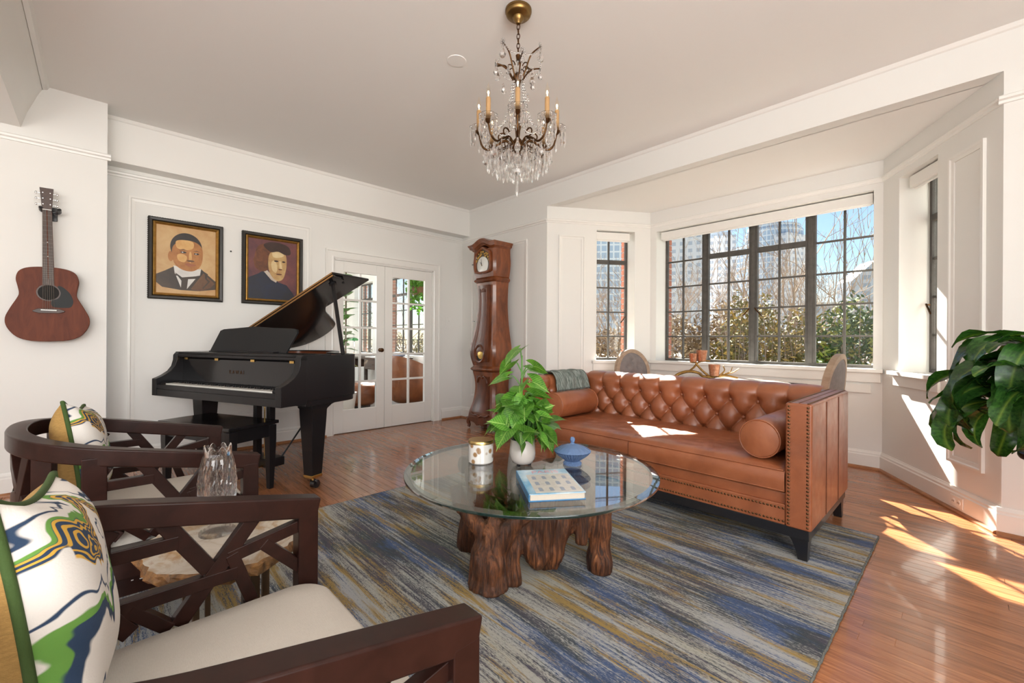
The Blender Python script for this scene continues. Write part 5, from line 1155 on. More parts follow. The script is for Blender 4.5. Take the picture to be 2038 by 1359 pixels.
ring_at = lambda s, z, j=0.0: [((rad[k] * s + rng.uniform(-j, j)) * cos(2 * pi * k / N), (rad[k] * s + rng.uniform(-j, j)) * sin(2 * pi * k / N), z + rng.uniform(-j, j) * 0.5) for k in range(N)]
zt_ = SPZ - RUG_Z; r_top = ring_at(0.975, zt_)
q = MB(); q.poly(r_top); q.build('stone_top', so_.mat, stb)
q = MB(); q.rings([r_top, ring_at(1.0, zt_ - 0.006, 0.003), ring_at(1.01, zt_ - 0.018, 0.006), ring_at(0.985, zt_ - 0.032, 0.006), ring_at(0.90, zt_ - 0.040, 0.002), ring_at(0.3, zt_ - 0.040), ring_at(0.02, zt_ - 0.040)], cap=False); q.build('raw_edge', se_, stb)
brz = plain('bronze_bar', (0.16, 0.105, 0.06), 0.4, 0.85)
for a in range(4):
    an = a * pi / 2 + 0.5; x, y = 0.115 * cos(an), 0.115 * sin(an)
    for dd in (-0.02, 0.02): MB().bar((x - dd * sin(an), y + dd * cos(an), 0.0), (x - dd * sin(an), y + dd * cos(an), zt_ - 0.038), 0.014, 0.014).build('leg', brz, stb)
MB().lathe([(0.135, 0.0), (0.135, 0.010)], 24).build('base_ring', brz, stb)
VX, VY = -1.585, 0.262
vs = empty('crystal_vase', (VX, VY, SPZ), label='tall cut crystal vase standing on the stone side table', cat='vase')
cut = lambda a, z: 1 + (0.055 * abs(sin(9 * a + z * 70)) + 0.055 * abs(sin(9 * a - z * 70)) if 0.09 < z < 0.235 else 0.03 * abs(sin(9 * a)))
pf = [(0.0, 0.0), (0.046, 0.0), (0.047, 0.008), (0.030, 0.016), (0.018, 0.026), (0.017, 0.036), (0.024, 0.046), (0.036, 0.062)] + [(lerp(0.040, 0.050, sin(pi * k / 12)) - 0.002 * k / 12 * 3, 0.072 + k * 0.0145) for k in range(13)]
top_ = pf[-1]; pf += [(top_[0] * 1.0, 0.262), (0.037, 0.262)] + [(0.037, 0.25), (0.036, 0.20), (0.036, 0.12), (0.026, 0.072), (0.0, 0.060)]
mb = MB(); rg = []; nn = 72
for r, z in pf:
    ring__ = []
    for k in range(nn):
        a = 2 * pi * k / nn; rr = r * (cut(a, z) if r > 0.037 or z < 0.06 else 1); zz = z + (0.008 * sin(8 * a) if z > 0.255 else 0); ring__.append((rr * cos(a), rr * sin(a), zz))
    rg.append(ring__)
MB().rings([[(x, y, z + 0.0008) for x, y, z in r_] for r_ in rg[:6]], cap=False).build('vase_foot', solid_glass('foot_crystal', (1, 1, 1), 1.5, 0.0, 0.55), vs)
MB().rings(rg[5:], cap=False).build('vase_body', solid_glass('cut_crystal', (1, 1, 1), 1.5, 0.0, 0.15), vs)

# ================================================================== breakfast set in the bay
marble = NT('white_marble'); v = marble.coord('Object'); f = marble.noise(v, 3.2, 7, 0.65, 2.2)
marble.set(Base_Color=marble.ramp(f, [(0.42, (0.72, 0.68, 0.63)), (0.50, (0.50, 0.44, 0.40)), (0.56, (0.74, 0.70, 0.66))]), Roughness=0.08)
DTX, DTY, DTZ = -1.62, 4.10, 0.752
dt = empty('oval_table', (DTX, DTY, 0), label='oval marble topped pedestal table in the window bay', cat='table')
mb = MB(); rg = []
for k, z in ((0.94, 0.722), (0.985, 0.728), (1.0, 0.738), (0.995, 0.748), (0.98, 0.752)): rg.append([(0.62 * k * cos(2 * pi * i / 64), 0.43 * k * sin(2 * pi * i / 64), z) for i in range(64)])
mb.rings(rg).build('marble_top', marble.mat, dt, smooth=40)
MB().lathe([(0.20, 0), (0.21, 0.02), (0.14, 0.05), (0.055, 0.10), (0.045, 0.30), (0.06, 0.55), (0.12, 0.68), (0.18, 0.722)], 32).build('pedestal', M['trim'], dt, smooth=45)

fr_w = wood('limed_oak', (0.30, 0.20, 0.13), (0.46, 0.34, 0.24), 5, (2, 2, 6), 0.5); grey = plain('taupe_velvet', (0.235, 0.205, 0.195), 0.75, var=0.25, vscale=25, bump=0.1, bscale=200)
def round_chair(loc, rz, label):
    """x across, -y is the front of the chair; oval buttoned back at +y"""
    c = empty('oval_back_chair', loc, rz, label=label, cat='chair', group='dining chairs in the bay')
    MB().lathe([(0.0, 0.40), (0.235, 0.40), (0.245, 0.415), (0.245, 0.445), (0.225, 0.472), (0.14, 0.487), (0.0, 0.490)], 40, cap=False).build('seat', grey, c, smooth=60)
    MB().lathe([(0.235, 0.345), (0.245, 0.352), (0.245, 0.398), (0.235, 0.402)], 40).build('seat_rail', fr_w, c, smooth=40)
    for sx in (-1, 1):
        for sy in (-1, 1): MB().tube(catmull([(sx * 0.165, sy * 0.165, 0.36), (sx * 0.180, sy * 0.185, 0.18), (sx * 0.17, sy * 0.20 if sy > 0 else sy * 0.18, 0.0)], 4), [0.024] * 4 + [0.019] * 4 + [0.013], 10).build('leg', fr_w, c, smooth=60)
    cz, a_, b_ = 0.755, 0.215, 0.235
    def bk_(x, z, off=0): return 0.225 + 0.10 * (z - 0.47) - 0.35 * x * x + off        # curved, raked back
    ring_ = [(a_ * cos(2 * pi * k / 56), cz + b_ * sin(2 * pi * k / 56)) for k in range(56)]
    mb = MB(); rg = []
    for k in range(56):
        cx, cz_ = ring_[k]; d = Vector((cx / a_, 0, (cz_ - cz) / b_)).normalized(); rg.append([(cx + d.x * u, bk_(cx, cz_, w), cz_ + d.z * u) for u, w in ((-0.022, -0.022), (0.022, -0.022), (0.022, 0.024), (-0.022, 0.024))])
    mb.rings(rg, loop=True).build('oval_frame', fr_w, c, bevel=0.004)
    def pad(sgn):
        def fn(u, v):
            r = max(v, 0.001); a = 2 * pi * u; x = 0.198 * r * cos(a); z = cz + 0.218 * r * sin(a); e = (1 - r ** 4) ** 0.6
            bt = 0.0
            for (bx, bz) in ((0, 0), (-0.075, 0.06), (0.075, 0.06), (-0.075, -0.06), (0.075, -0.06), (0, 0.12), (0, -0.12)): bt += math.exp(-((x - bx) ** 2 + (z - cz - bz) ** 2) / 0.0009)
            return (x, bk_(x, z, sgn * (0.016 + 0.030 * e * (1 - 0.75 * min(1, bt))) if sgn < 0 else 0.018 + 0.012 * e), z)
        return fn
    MB().grid(pad(-1), 48, 16, wrapu=True).build('buttoned_pad', grey, c, smooth=180); MB().grid(pad(1), 48, 12, wrapu=True).build('back_panel', grey, c, smooth=180)
    for sx in (-1, 1): MB().tube([(sx * 0.10, bk_(0.10, 0.55, 0.0), 0.545), (sx * 0.12, 0.205, 0.38)], 0.019, 10).build('back_post', fr_w, c, smooth=60)
    bme = MB().ball((0, 0, 0), 0.009, (1, 0.5, 1), 8, 6).mesh('pad_button', grey, 180)
    for (bx, bz) in ((0, 0), (-0.075, 0.06), (0.075, 0.06), (-0.075, -0.06), (0.075, -0.06), (0, 0.12), (0, -0.12)): place(bme, 'pad_button', c, (bx, bk_(bx, cz + bz, -0.024), cz + bz))
    return c
round_chair((-2.345, 4.22, 0), radians(72), 'grey button back oval chair at the left end of the marble table')
round_chair((-0.965, 4.19, 0), radians(-94), 'grey button back oval chair behind the right end of the sofa')

# branch candle holder with three copper cups
bh = empty('branch_candle_holder', (-1.68, 4.09, DTZ), label='gilded branch candle holder on the marble table', cat='candle holder')
br = plain('gilt_branch', (0.42, 0.24, 0.07), 0.4, 0.9, var=0.5, vscale=40, bump=0.5, bscale=90)
# laid out along the table: u = local x
def twig(pts, r0, r1):
    P_ = catmull(pts, 5); m = len(P_); MB().tube(P_, [lerp(r0, r1, i / (m - 1)) * (1 + 0.15 * noise.noise(P_[i] * 60)) for i in range(m)], 8).build('branch', br, bh, smooth=60)
twig([(-0.25, -0.10, 0.011), (-0.20, -0.08, 0.045), (-0.13, -0.04, 0.062), (-0.06, -0.02, 0.05), (-0.02, 0.0, 0.02), (0.06, 0.02, 0.012)], 0.013, 0.011)
twig([(-0.02, 0.0, 0.016), (0.07, 0.03, 0.02), (0.15, 0.05, 0.03), (0.24, 0.075, 0.012)], 0.013, 0.008)
twig([(-0.13, -0.04, 0.062), (-0.09, -0.01, 0.10), (-0.06, 0.02, 0.135), (0.0, 0.03, 0.150), (0.03, 0.045, 0.147)], 0.009, 0.005)
twig([(0.03, 0.02, 0.016), (-0.02, 0.01, 0.06), (-0.07, 0.0, 0.115), (-0.08, 0.0, 0.14)], 0.009, 0.008)
twig([(0.10, 0.04, 0.025), (0.14, 0.05, 0.07), (0.13, 0.05, 0.11)], 0.007, 0.004); twig([(0.10, 0.04, 0.025), (0.18, 0.06, 0.06), (0.20, 0.07, 0.10)], 0.006, 0.003); twig([(0.12, 0.04, 0.035), (0.20, 0.07, 0.055), (0.25, 0.08, 0.088)], 0.006, 0.003)
bh.rotation_euler = (0, 0, radians(24)); bh.scale = (1.12, 1.12, 1.12)
cop = NT('copper_mercury'); fz = cop.noise(cop.coord('Object'), 60, 5, 0.7); cop.set(Base_Color=cop.ramp(fz, [(0.35, (0.40, 0.15, 0.07)), (0.6, (0.55, 0.28, 0.17)), (0.75, (0.70, 0.46, 0.34))]), Metallic=0.6, Roughness=0.28)
for (x, y, z, s, lb) in ((-0.10, -0.01, 0.14, 0.9, 0), (-0.035, 0.015, 0.148, 1.15, 1), (0.062, 0.028, 0.026, 1.2, 2)):
    MB().lathe([(0.028 * s, 0.0), (0.030 * s, -0.004), (0.012, -0.010)], 18, (x, y, z)).build('cup_tray', br, bh, smooth=50)
    MB().lathe([(0.0, 0.001), (0.029 * s, 0.001), (0.039 * s, 0.078 * s), (0.037 * s, 0.078 * s), (0.027 * s, 0.006), (0.0, 0.006)], 28, (x, y, z), cap=False).build('votive_cup', cop.mat, bh, smooth=40)

# ================================================================== crystal chandelier
CHX, CHY = -1.715, 1.663
ch_ = empty('crystal_chandelier', (CHX, CHY, ZC), label='brass and crystal chandelier with candle shaped bulbs', cat='chandelier')
ob, cr = M['oldbrass'], M['crystal']
MB().lathe([(0.0, -0.075), (0.012, -0.075), (0.020, -0.062), (0.030, -0.052), (0.032, -0.040), (0.060, -0.034), (0.068, -0.026), (0.070, -0.014), (0.0725, -0.012), (0.0725, -0.0005), (0.0, -0.0005)], 40, cap=False).build('ceiling_canopy', plain('canopy_brass', (0.27, 0.165, 0.06), 0.36, 1.0, var=0.25, vscale=25), ch_, smooth=40)
lk = MB().tube([(0.0085 * cos(2 * pi * k / 14), 0, 0.0165 * sin(2 * pi * k / 14)) for k in range(14)], 0.0024, 6, loop=True).mesh('chain_link', ob, 60)
for k in range(6): place(lk, 'chain_link', ch_, (0, 0, -0.092 - k * 0.0262), (0, 0, (k % 2) * pi / 2 + 0.5))
zc0 = -0.245
# central column: turned glass and brass
MB().lathe([(0.004, zc0 + 0.005), (0.014, zc0 - 0.005), (0.010, zc0 - 0.03), (0.013, zc0 - 0.035)], 16).build('column_cap', ob, ch_, smooth=50)
MB().lathe([(0.010, zc0 - 0.035), (0.016, zc0 - 0.05), (0.011, zc0 - 0.085), (0.009, zc0 - 0.10)], 14).build('glass_spindle', cr, ch_, smooth=40)
MB().lathe([(0.010, zc0 - 0.10), (0.026, zc0 - 0.115), (0.030, zc0 - 0.13), (0.018, zc0 - 0.15), (0.012, zc0 - 0.17), (0.012, zc0 - 0.255), (0.018, zc0 - 0.265), (0.012, zc0 - 0.275), (0.012, zc0 - 0.38), (0.020, zc0 - 0.40), (0.014, zc0 - 0.42), (0.012, zc0 - 0.46), (0.034, zc0 - 0.485), (0.038, zc0 - 0.50), (0.024, zc0 - 0.525), (0.008, zc0 - 0.55)], 20).build('column', ob, ch_, smooth=50)
# pendant meshes
def drop(L, w):
    m = MB(); m.lathe([(0.0006, 0), (w * 0.30, -L * 0.10), (w * 0.34, -L * 0.22), (w * 0.22, -L * 0.25), (w * 0.5, -L * 0.40), (w, -L * 0.72), (w * 0.75, -L * 0.88), (0.0006, -L)], 6); return m.mesh('crystal_pendant', cr)
def spear(L, w):
    m = MB(); m.lathe([(w * 0.5, 0.004), (w * 0.5, -0.006), (0.0012, -0.010), (0.0012, -0.014), (w * 0.55, -0.022), (w, -L * 0.72), (w * 0.8, -L * 0.82), (0.0006, -L)], 5); return m.mesh('crystal_pendant', cr)
d_big, d_mid, s_long, s_mid = drop(0.075, 0.019), drop(0.052, 0.014), spear(0.105, 0.0085), spear(0.075, 0.0075)
ros = MB()
for k in range(8): ros.ball((0.011 * cos(k * pi / 4), 0, 0.011 * sin(k * pi / 4)), 0.0062, (1, 0.6, 1), 6, 4)
ros.ball((0, 0, 0), 0.007, (1, 0.8, 1), 6, 4); ros = ros.mesh('crystal_rosette', cr)
beads = MB()
def strand(a, b, sag, r=0.0062, step=0.0145):
    a, b = Vector(a), Vector(b); L = (b - a).length + sag; n = max(3, int(L / step))
    for k in range(n + 1):
        u = k / n; q = a.lerp(b, u) + Vector((0, 0, -sag * 4 * u * (1 - u))); beads.ball(q, r * (1.25 if k % 4 == 2 else 1), n=5, m=4)
# crown: eight scrolling arms
for k in range(8):
    a = 2 * pi * k / 8 + 0.2; u = Vector((cos(a), sin(a), 0)); hi = k % 2 == 0; R, zt2 = (0.145, zc0 - 0.010) if hi else (0.125, zc0 - 0.062)
    pts = [u * 0.022 + Vector((0, 0, zc0 - 0.145)), u * 0.050 + Vector((0, 0, zc0 - 0.10)), u * 0.085 + Vector((0, 0, lerp(zc0 - 0.10, zt2, 0.75))), u * R + Vector((0, 0, zt2))]
    MB().tube(catmull(pts, 5), 0.0042, 7).build('crown_arm', ob, ch_, smooth=60)
    sc2 = [u * (0.045 + 0.016 * cos(t_)) + Vector((0, 0, zc0 - 0.075 + 0.016 * sin(t_))) for t_ in [-1.5 + 0.45 * q for q in range(11)]]
    MB().tube(sc2, 0.003, 6).build('crown_scroll', ob, ch_, smooth=60)
    p = u * R + Vector((0, 0, zt2)); place(ros, 'crystal_rosette', ch_, p + Vector((0, 0, 0.004)), (0, 0, a + pi / 2))
    place(d_big if hi else d_mid, 'crystal_pendant', ch_, p + Vector((0, 0, -0.012)), (0, 0, a)); place(d_mid, 'crystal_pendant', ch_, u * (R * 0.66) + Vector((0, 0, zc0 - 0.105 - 0.03 * (k % 3))), (0, 0, a))
    a2 = 2 * pi * (k + 1) / 8 + 0.2; R2, z2 = (0.125, zc0 - 0.062) if hi else (0.145, zc0 - 0.010); strand(p, (R2 * cos(a2), R2 * sin(a2), z2), 0.03, 0.0042, 0.011)
# lower arms: eight candles
for k in range(8):
    a = 2 * pi * k / 8 + 0.01; u = Vector((cos(a), sin(a), 0)); R = 0.215; zb2 = zc0 - 0.455 + 0.012 * (k % 2)
    V = lambda r, z: u * r + Vector((0, 0, z))
    MB().tube(catmull([V(0.03, zc0 - 0.505), V(0.065, zc0 - 0.475), V(0.11, zc0 - 0.495), V(0.155, zc0 - 0.525), V(0.195, zc0 - 0.505), V(R, zb2 + 0.01)], 6), [0.0075] * 12 + [0.006] * 12 + [0.005] * 7, 8).build('candle_arm', ob, ch_, smooth=60)
    sc2 = [V(0.085 + 0.022 * cos(t_), zc0 - 0.455 + 0.022 * sin(t_)) for t_ in [-1.4 + 0.5 * q for q in range(10)]]; MB().tube(sc2, 0.0042, 6).build('arm_scroll', ob, ch_, smooth=60)
    MB().lathe([(0.004, 0.0), (0.014, 0.010), (0.020, 0.020), (0.016, 0.022), (0.0, 0.022)], 16, V(R, zb2), cap=False).build('candle_cup', ob, ch_, smooth=50)
    fl = lambda an, z: 1 + 0.10 * abs(sin(4 * an)); MB().lathe([(0.012, 0.022), (0.034, 0.026), (0.048, 0.040), (0.044, 0.041), (0.030, 0.030), (0.012, 0.026)], 32, V(R, zb2), cap=False, wob=fl).build('crystal_bobeche', cr, ch_, smooth=40)
    MB().lathe([(0.0, 0.024), (0.0125, 0.024), (0.0125, 0.132), (0.010, 0.135), (0.0, 0.135)], 14, V(R, zb2), cap=False).build('candle_sleeve', plain('candle_wax', (0.44, 0.26, 0.115), 0.5, var=0.15, vscale=20) if k == 0 else bpy.data.materials['candle_wax'], ch_, smooth=40)
    MB().lathe([(0.006, 0.135), (0.0105, 0.145), (0.0125, 0.157), (0.010, 0.175), (0.005, 0.196), (0.001, 0.212)], 12, V(R, zb2)).build('bulb', M.setdefault('bulbglass', thin_glass('bulb_glass', (1, 0.97, 0.92), 1.45)), ch_, smooth=60)
    MB().ball(V(R, zb2 + 0.160), 0.005, (0.8, 0.8, 1.9), 8, 6).build('filament', M.setdefault('filament', emit('filament_glow', (1.0, 0.72, 0.38), 60)), ch_)
    for j in range(9):
        an = 2 * pi * j / 9 + 0.3; q = V(R, zb2 + 0.036) + Vector((0.046 * cos(an), 0.046 * sin(an), 0)); place(s_mid if j % 3 else s_long, 'crystal_pendant', ch_, q + Vector((0, 0, -0.010)), (0, 0, an)); beads.ball(q, 0.0055, n=5, m=4)
    place(d_big, 'crystal_pendant', ch_, V(0.175, zc0 - 0.535), (0, 0, a))
    for j, rr2 in enumerate((0.06, 0.105, 0.145)): place((s_long, d_mid, s_long)[j], 'crystal_pendant', ch_, V(rr2, zc0 - 0.505 - 0.012 * j), (0, 0, a + 0.3 * j))
    strand(V(0.032, zc0 - 0.16), V(0.05, zc0 - 0.30), 0.0); strand(V(0.05, zc0 - 0.30), V(0.165, zc0 - 0.445), 0.045)
    a2 = a + pi / 4; strand(V(R - 0.03, zb2 - 0.005), (0.185 * cos(a2), 0.185 * sin(a2), zb2 - 0.005), 0.06, 0.005, 0.0125)
    for j in range(3):
        an = a + (j - 1) * 0.26; place(s_long, 'crystal_pendant', ch_, Vector((0.165 * cos(an), 0.165 * sin(an), zc0 - 0.535 - 0.012 * (j % 2))), (0, 0, an)); place(s_mid, 'crystal_pendant', ch_, Vector((0.07 * cos(an), 0.07 * sin(an), zc0 - 0.57)), (0, 0, an))
        place(s_long, 'crystal_pendant', ch_, Vector((0.115 * cos(an), 0.115 * sin(an), zc0 - 0.565 - 0.01 * (j == 1))), (0, 0, an)); beads.ball((0.115 * cos(an), 0.115 * sin(an), zc0 - 0.553), 0.006, n=5, m=4)
MB().tube([(0.115 * cos(2 * pi * k / 40), 0.115 * sin(2 * pi * k / 40), zc0 - 0.550) for k in range(40)], 0.003, 6, loop=True).build('lower_ring', ob, ch_, smooth=60)
for k in range(6): a = 2 * pi * k / 6; MB().tube(catmull([(0.02 * cos(a), 0.02 * sin(a), zc0 - 0.515), (0.07 * cos(a), 0.07 * sin(a), zc0 - 0.525), (0.115 * cos(a), 0.115 * sin(a), zc0 - 0.550)], 4), 0.004, 6).build('ring_arm', ob, ch_, smooth=60)
place(drop(0.11, 0.026), 'crystal_pendant', ch_, (0, 0, zc0 - 0.555)); place(s_long, 'crystal_pendant', ch_, (0.02, 0.01, zc0 - 0.60)); place(s_long, 'crystal_pendant', ch_, (-0.012, -0.018, zc0 - 0.61)); place(spear(0.12, 0.009), 'crystal_pendant', ch_, (0.0, -0.004, zc0 - 0.665))
beads.build('bead_strands', cr, ch_, kind='stuff')

# ================================================================== broad-leaved plant at the right edge, on its stand
def blade_mat(name, dark, light, tipc):
    t = NT(name); v = t.coord('Object'); sep = t.n('ShaderNodeSeparateXYZ'); t.l(v, sep.inputs[0]); oi = t.n('ShaderNodeObjectInfo')
    st_ = t.noise(t.coord('Object', (60, 1.2, 60)), 2, 3); ax = t.math('ABSOLUTE', sep.outputs[0])
    c = t.mix(t.ramp(st_, [(0.35, 0.0), (0.7, 1.0)]), dark, light); c = t.mix(t.ramp(ax, [(0.0, 0.55), (0.006, 0.0)]), c, (0.20, 0.32, 0.05))
    tip = t.math('MULTIPLY', t.ramp(sep.outputs[1], [(0.275, 0.0), (0.33, 1.0)]), t.ramp(oi.outputs['Random'], [(0.35, 0.0), (0.5, 1.0)])); c = t.mix(tip, c, tipc)
    c = t.mix(1.0, c, t.ramp(oi.outputs['Random'], [(0, 0.6), (1, 1.3)]), 'MULTIPLY')
    t.set(Base_Color=c, Roughness=0.22); tl = t.n('ShaderNodeBsdfTranslucent'); t.l(t.mix(1.0, c, (1.8, 2.0, 0.6), 'MULTIPLY'), tl.inputs[0]); mx = t.n('ShaderNodeMixShader'); mx.inputs[0].default_value = 0.30
    t.l(t.b.outputs[0], mx.inputs[1]); t.l(tl.outputs[0], mx.inputs[2]); t.l(mx.outputs[0], t.out.inputs[0]); return t.mat
bm2 = blade_mat('dracaena_leaf', (0.014, 0.055, 0.012), (0.040, 0.125, 0.022), (0.22, 0.10, 0.03))
def blade(L, W, droop, twist, n=13):
    mb = MB(); rows = []; p = Vector((0, 0, 0)); ang = 0.5
    for i in range(n):
        u = i / (n - 1); w = W * (0.16 + 0.84 * sin(pi * min(1, u * 0.95 + 0.03)) ** 0.8) * (1 if u < 0.93 else (1 - u) / 0.07 * 0.9 + 0.1); tw = twist * u; row = []
        for s in (-1, -0.5, 0, 0.5, 1):
            q = Vector((s * w, 0, 0.30 * abs(s) * w + 0.012 * sin(u * 14 + s * 2) * abs(s))); q = Matrix.Rotation(tw, 3, 'Y') @ q
            row.append(mb.p(Vector((q.x, p.y - sin(ang) * q.z, p.z + cos(ang) * q.z))))
        rows.append(row); ang -= droop / (n - 1) * (0.6 + 0.8 * u); p = p + Vector((0, cos(ang), sin(ang))) * (L / (n - 1))
    for a, b in zip(rows[:-1], rows[1:]):
        for k in range(4): mb.face((a[k], a[k + 1], b[k + 1], b[k]))
    return mb.mesh('leaf', bm2, 60)
bl = [blade(0.36, 0.050, 2.2, 0.3), blade(0.40, 0.056, 2.8, -0.4), blade(0.32, 0.044, 1.6, 0.5), blade(0.38, 0.050, 3.1, 0.2)]
PSX, PSY = 0.305, 2.935
ps = empty('plant_stand', (PSX, PSY, 0), label='tall narrow wooden plant stand at the right edge of the room', cat='stand')
MB().lathe([(0.15, 0.60), (0.155, 0.61), (0.155, 0.625), (0.15, 0.63)], 28).build('stand_top', M['walnut'], ps, smooth=40)
for a in range(3): MB().bar((0.10 * cos(a * 2.09), 0.10 * sin(a * 2.09), 0.60), (0.15 * cos(a * 2.09), 0.15 * sin(a * 2.09), 0.0), 0.03, 0.03).build('leg', M['walnut'], ps)
dp = empty('dracaena_plant', (PSX, PSY, 0.631), label='broad glossy leaved potted plant arching in at the right edge', cat='plant')
MB().lathe([(0.0, 0.0), (0.085, 0.0), (0.115, 0.17), (0.120, 0.18), (0.110, 0.18), (0.10, 0.16), (0.0, 0.16)], 30, cap=False).build('pot', plain('terracotta', (0.42, 0.17, 0.09), 0.7, var=0.2), dp, smooth=40)
MB().lathe([(0.103, 0.162), (0.0, 0.166)], 24, cap=False).build('soil', bpy.data.materials['potting_soil'], dp)
canes = [((0.0, 0.0), (-0.10, -0.10, 0.50)), ((-0.035, 0.02), (-0.13, -0.16, 0.38)), ((0.04, -0.02), (0.0, -0.02, 0.44)), ((-0.02, -0.04), (-0.16, -0.08, 0.30))]
rb2 = random.Random(14)
for (bx, by), top in canes:
    MB().tube(catmull([(bx, by, 0.15), (lerp(bx, top[0], 0.5), lerp(by, top[1], 0.5), top[2] * 0.6), top], 5), 0.011, 9).build('cane', plain('cane_bark', (0.16, 0.13, 0.08), 0.8, bump=0.5) if 'cane_bark' not in bpy.data.materials else bpy.data.materials['cane_bark'], dp, smooth=60)
    for k in range(22):
        a = k * 2.4 + rb2.uniform(-0.3, 0.3); zz = top[2] - rb2.uniform(0, 0.14)
        o = place(bl[rb2.randrange(4)], 'leaf', dp, (top[0] + 0.012 * cos(a), top[1] + 0.012 * sin(a), zz)); sc = rb2.uniform(0.8, 1.12); o.scale = (sc, sc, sc)
        o.rotation_euler = (Matrix.Rotation(a - pi / 2, 4, 'Z') @ Matrix.Rotation(rb2.uniform(-0.55, 0.35), 4, 'X') @ Matrix.Rotation(rb2.uniform(-0.3, 0.3), 4, 'Y')).to_euler()

# ================================================================== sunroom beyond the French doors
SY_, SX_ = 4.30, -10.2
MB().box(SX_, XW - 0.16, 0.9, SY_, -0.06, -0.002).build('floor_sunroom', wood('sunroom_floor', (0.07, 0.045, 0.035), (0.16, 0.11, 0.085), 3, (2, 10, 1), 0.15), kind='structure')
MB().box(XW - 0.165, XW, DY0, DY1, -0.06, 0.004).build('trim_threshold', wood('threshold_wood', (0.10, 0.05, 0.03), (0.2, 0.1, 0.05), 5, (4, 1, 1), 0.3), kind='structure')
MB().box(SX_, XW - 0.16, 0.9, SY_ + 0.2, 2.62, 2.70).build('ceiling_sunroom', M['ceil'], kind='structure')
swin = [(-9.90, -8.95), (-8.50, -6.72)]
wall('wall_sunroom_window', (SX_, SY_), (XW - 0.16, SY_), 0, 2.62, 0.22, [(a - SX_, b - SX_, 0.80, 2.38) for a, b in swin])
wall('wall_sunroom_far', (SX_, 0.9), (SX_, SY_), 0, 2.62, 0.12)
wall('wall_sunroom_near', (XW - 0.16, 0.9), (SX_, 0.9), 0, 2.62, 0.12, [(1.0, 4.4, 0.7, 2.4)])
baseboard('baseboard_sunroom', (SX_, SY_), (XW - 0.16, SY_))
def srow(i): return [(1.10, 0.018), (1.40, 0.018), (1.70, 0.018), (2.02, 0.05)]
for wn_, (a, b) in zip((4, 5), swin):
    W = b - a; nc = 4 if W < 1.1 else 6; cols_ = [(W * k / nc, 0.055 if k == nc // 2 else 0.018) for k in range(1, nc)]
    steel_window('window_%d' % wn_, (SX_, SY_), (XW - 0.16, SY_), a - SX_, b - SX_, 0.16, cols_, srow, 0.80, 2.38, 0.2)
# separate bricks on the outer window jambs
bk_me = {}
def brick_jamb(name, p0, p1, s, depth, side, z0=0.70, z1=2.75, proud=0.010):
    Mx, L = frame_on(p0, p1); w = empty(name, kind='structure'); w.matrix_world = Mx @ Matrix.Translation((s, depth, 0))
    MB().box(0.008 * side, side * 0.22, 0.002, 0.100, z0, z1).build('mortar_bed', M['mortar'], w)
    k = 0; z = z0
    while z < z1 - 0.06:
        me = bk_me.setdefault((side, k % 2), None)
        if me is None:
            ln = 0.20 if k % 2 else 0.10; q = MB(); q.box(-side * (proud - 0.008), side * ln, -0.004 + 0.004, 0.108, 0, 0.062); me = q.mesh('brick', M['brick']); bk_me[(side, k % 2)] = me
        place(me, 'brick', w, (0, 0.0, z)); z += 0.0735; k += 1
brick_jamb('wall_outer_1', BAY[1], BAY[2], bw0, 0.281, -1); brick_jamb('wall_outer_2', BAY[1], BAY[2], bw1, 0.281, 1)
brick_jamb('wall_outer_3', BAY[0], BAY[1], LL - NL[0], 0.262, 1); brick_jamb('wall_outer_4', BAY[2], BAY[3], NR[0], 0.262, -1)
brick_jamb('wall_outer_5', (SX_, SY_), (XW - 0.16, SY_), swin[0][0] - SX_, 0.221, -1); brick_jamb('wall_outer_6', (SX_, SY_), (XW - 0.16, SY_), swin[1][0] - SX_, 0.221, -1)

lth = leather('cognac_leather', (0.16, 0.050, 0.018), (0.26, 0.085, 0.030), (0.34, 0.13, 0.05), 0.08)
def tub_chair(loc, rz, label, h):
    c = empty('tub_chair', loc, rz, label=label, cat='chair', group='leather chairs in the sunroom')
    rg = []
    for k in range(25):
        a = radians(-125 + 250 * k / 24) + pi / 2; hh_ = 0.60 + (h - 0.60) * cos((k / 24 - 0.5) * pi) ** 1.4; row = []
        for r, z in ((0.20, 0.10), (0.30, 0.16), (0.37, 0.36), (0.40, hh_ - 0.03), (0.395, hh_), (0.36, hh_ - 0.01), (0.33, 0.44), (0.20, 0.38)): row.append((r * cos(a), r * sin(a), z))
        rg.append(row)
    MB().rings(rg).build('shell', lth, c, smooth=50)
    MB().lathe([(0.05, 0.36), (0.30, 0.36), (0.315, 0.40), (0.30, 0.455), (0.0, 0.47)], 28, (0, -0.03, 0)).build('seat_cushion', lth, c, smooth=50)
    MB().lathe([(0.24, 0.0), (0.24, 0.02), (0.04, 0.05), (0.04, 0.12), (0.18, 0.14)], 24).build('swivel_base', M['steel'], c, smooth=40)
    for a in (-0.7, 0, 0.7): MB().tube([(0.405 * sin(a) * (0.78 + 0.25 * t_), 0.405 * cos(a) * (0.78 + 0.25 * t_), lerp(0.18, h - 0.06, t_)) for t_ in (0, 0.35, 0.7, 0.95)], 0.004, 6).build('seam', M['tan_dark'], c)
    return c
tub_chair((-6.25, 3.62, 0), radians(-160), 'cognac leather tub chair seen through the right glass door', 0.86)
ot = empty('leather_ottoman', (-6.72, 2.98, 0), label='round cognac leather ottoman seen through the left glass door', cat='ottoman')
MB().lathe([(0.0, 0.07), (0.24, 0.07), (0.30, 0.12), (0.32, 0.24), (0.30, 0.36), (0.27, 0.40), (0.0, 0.42)], 32, cap=False).build('cushion', lth, ot, smooth=50)
MB().lathe([(0.20, 0.0), (0.20, 0.07)], 24).build('base', M['steel'], ot)
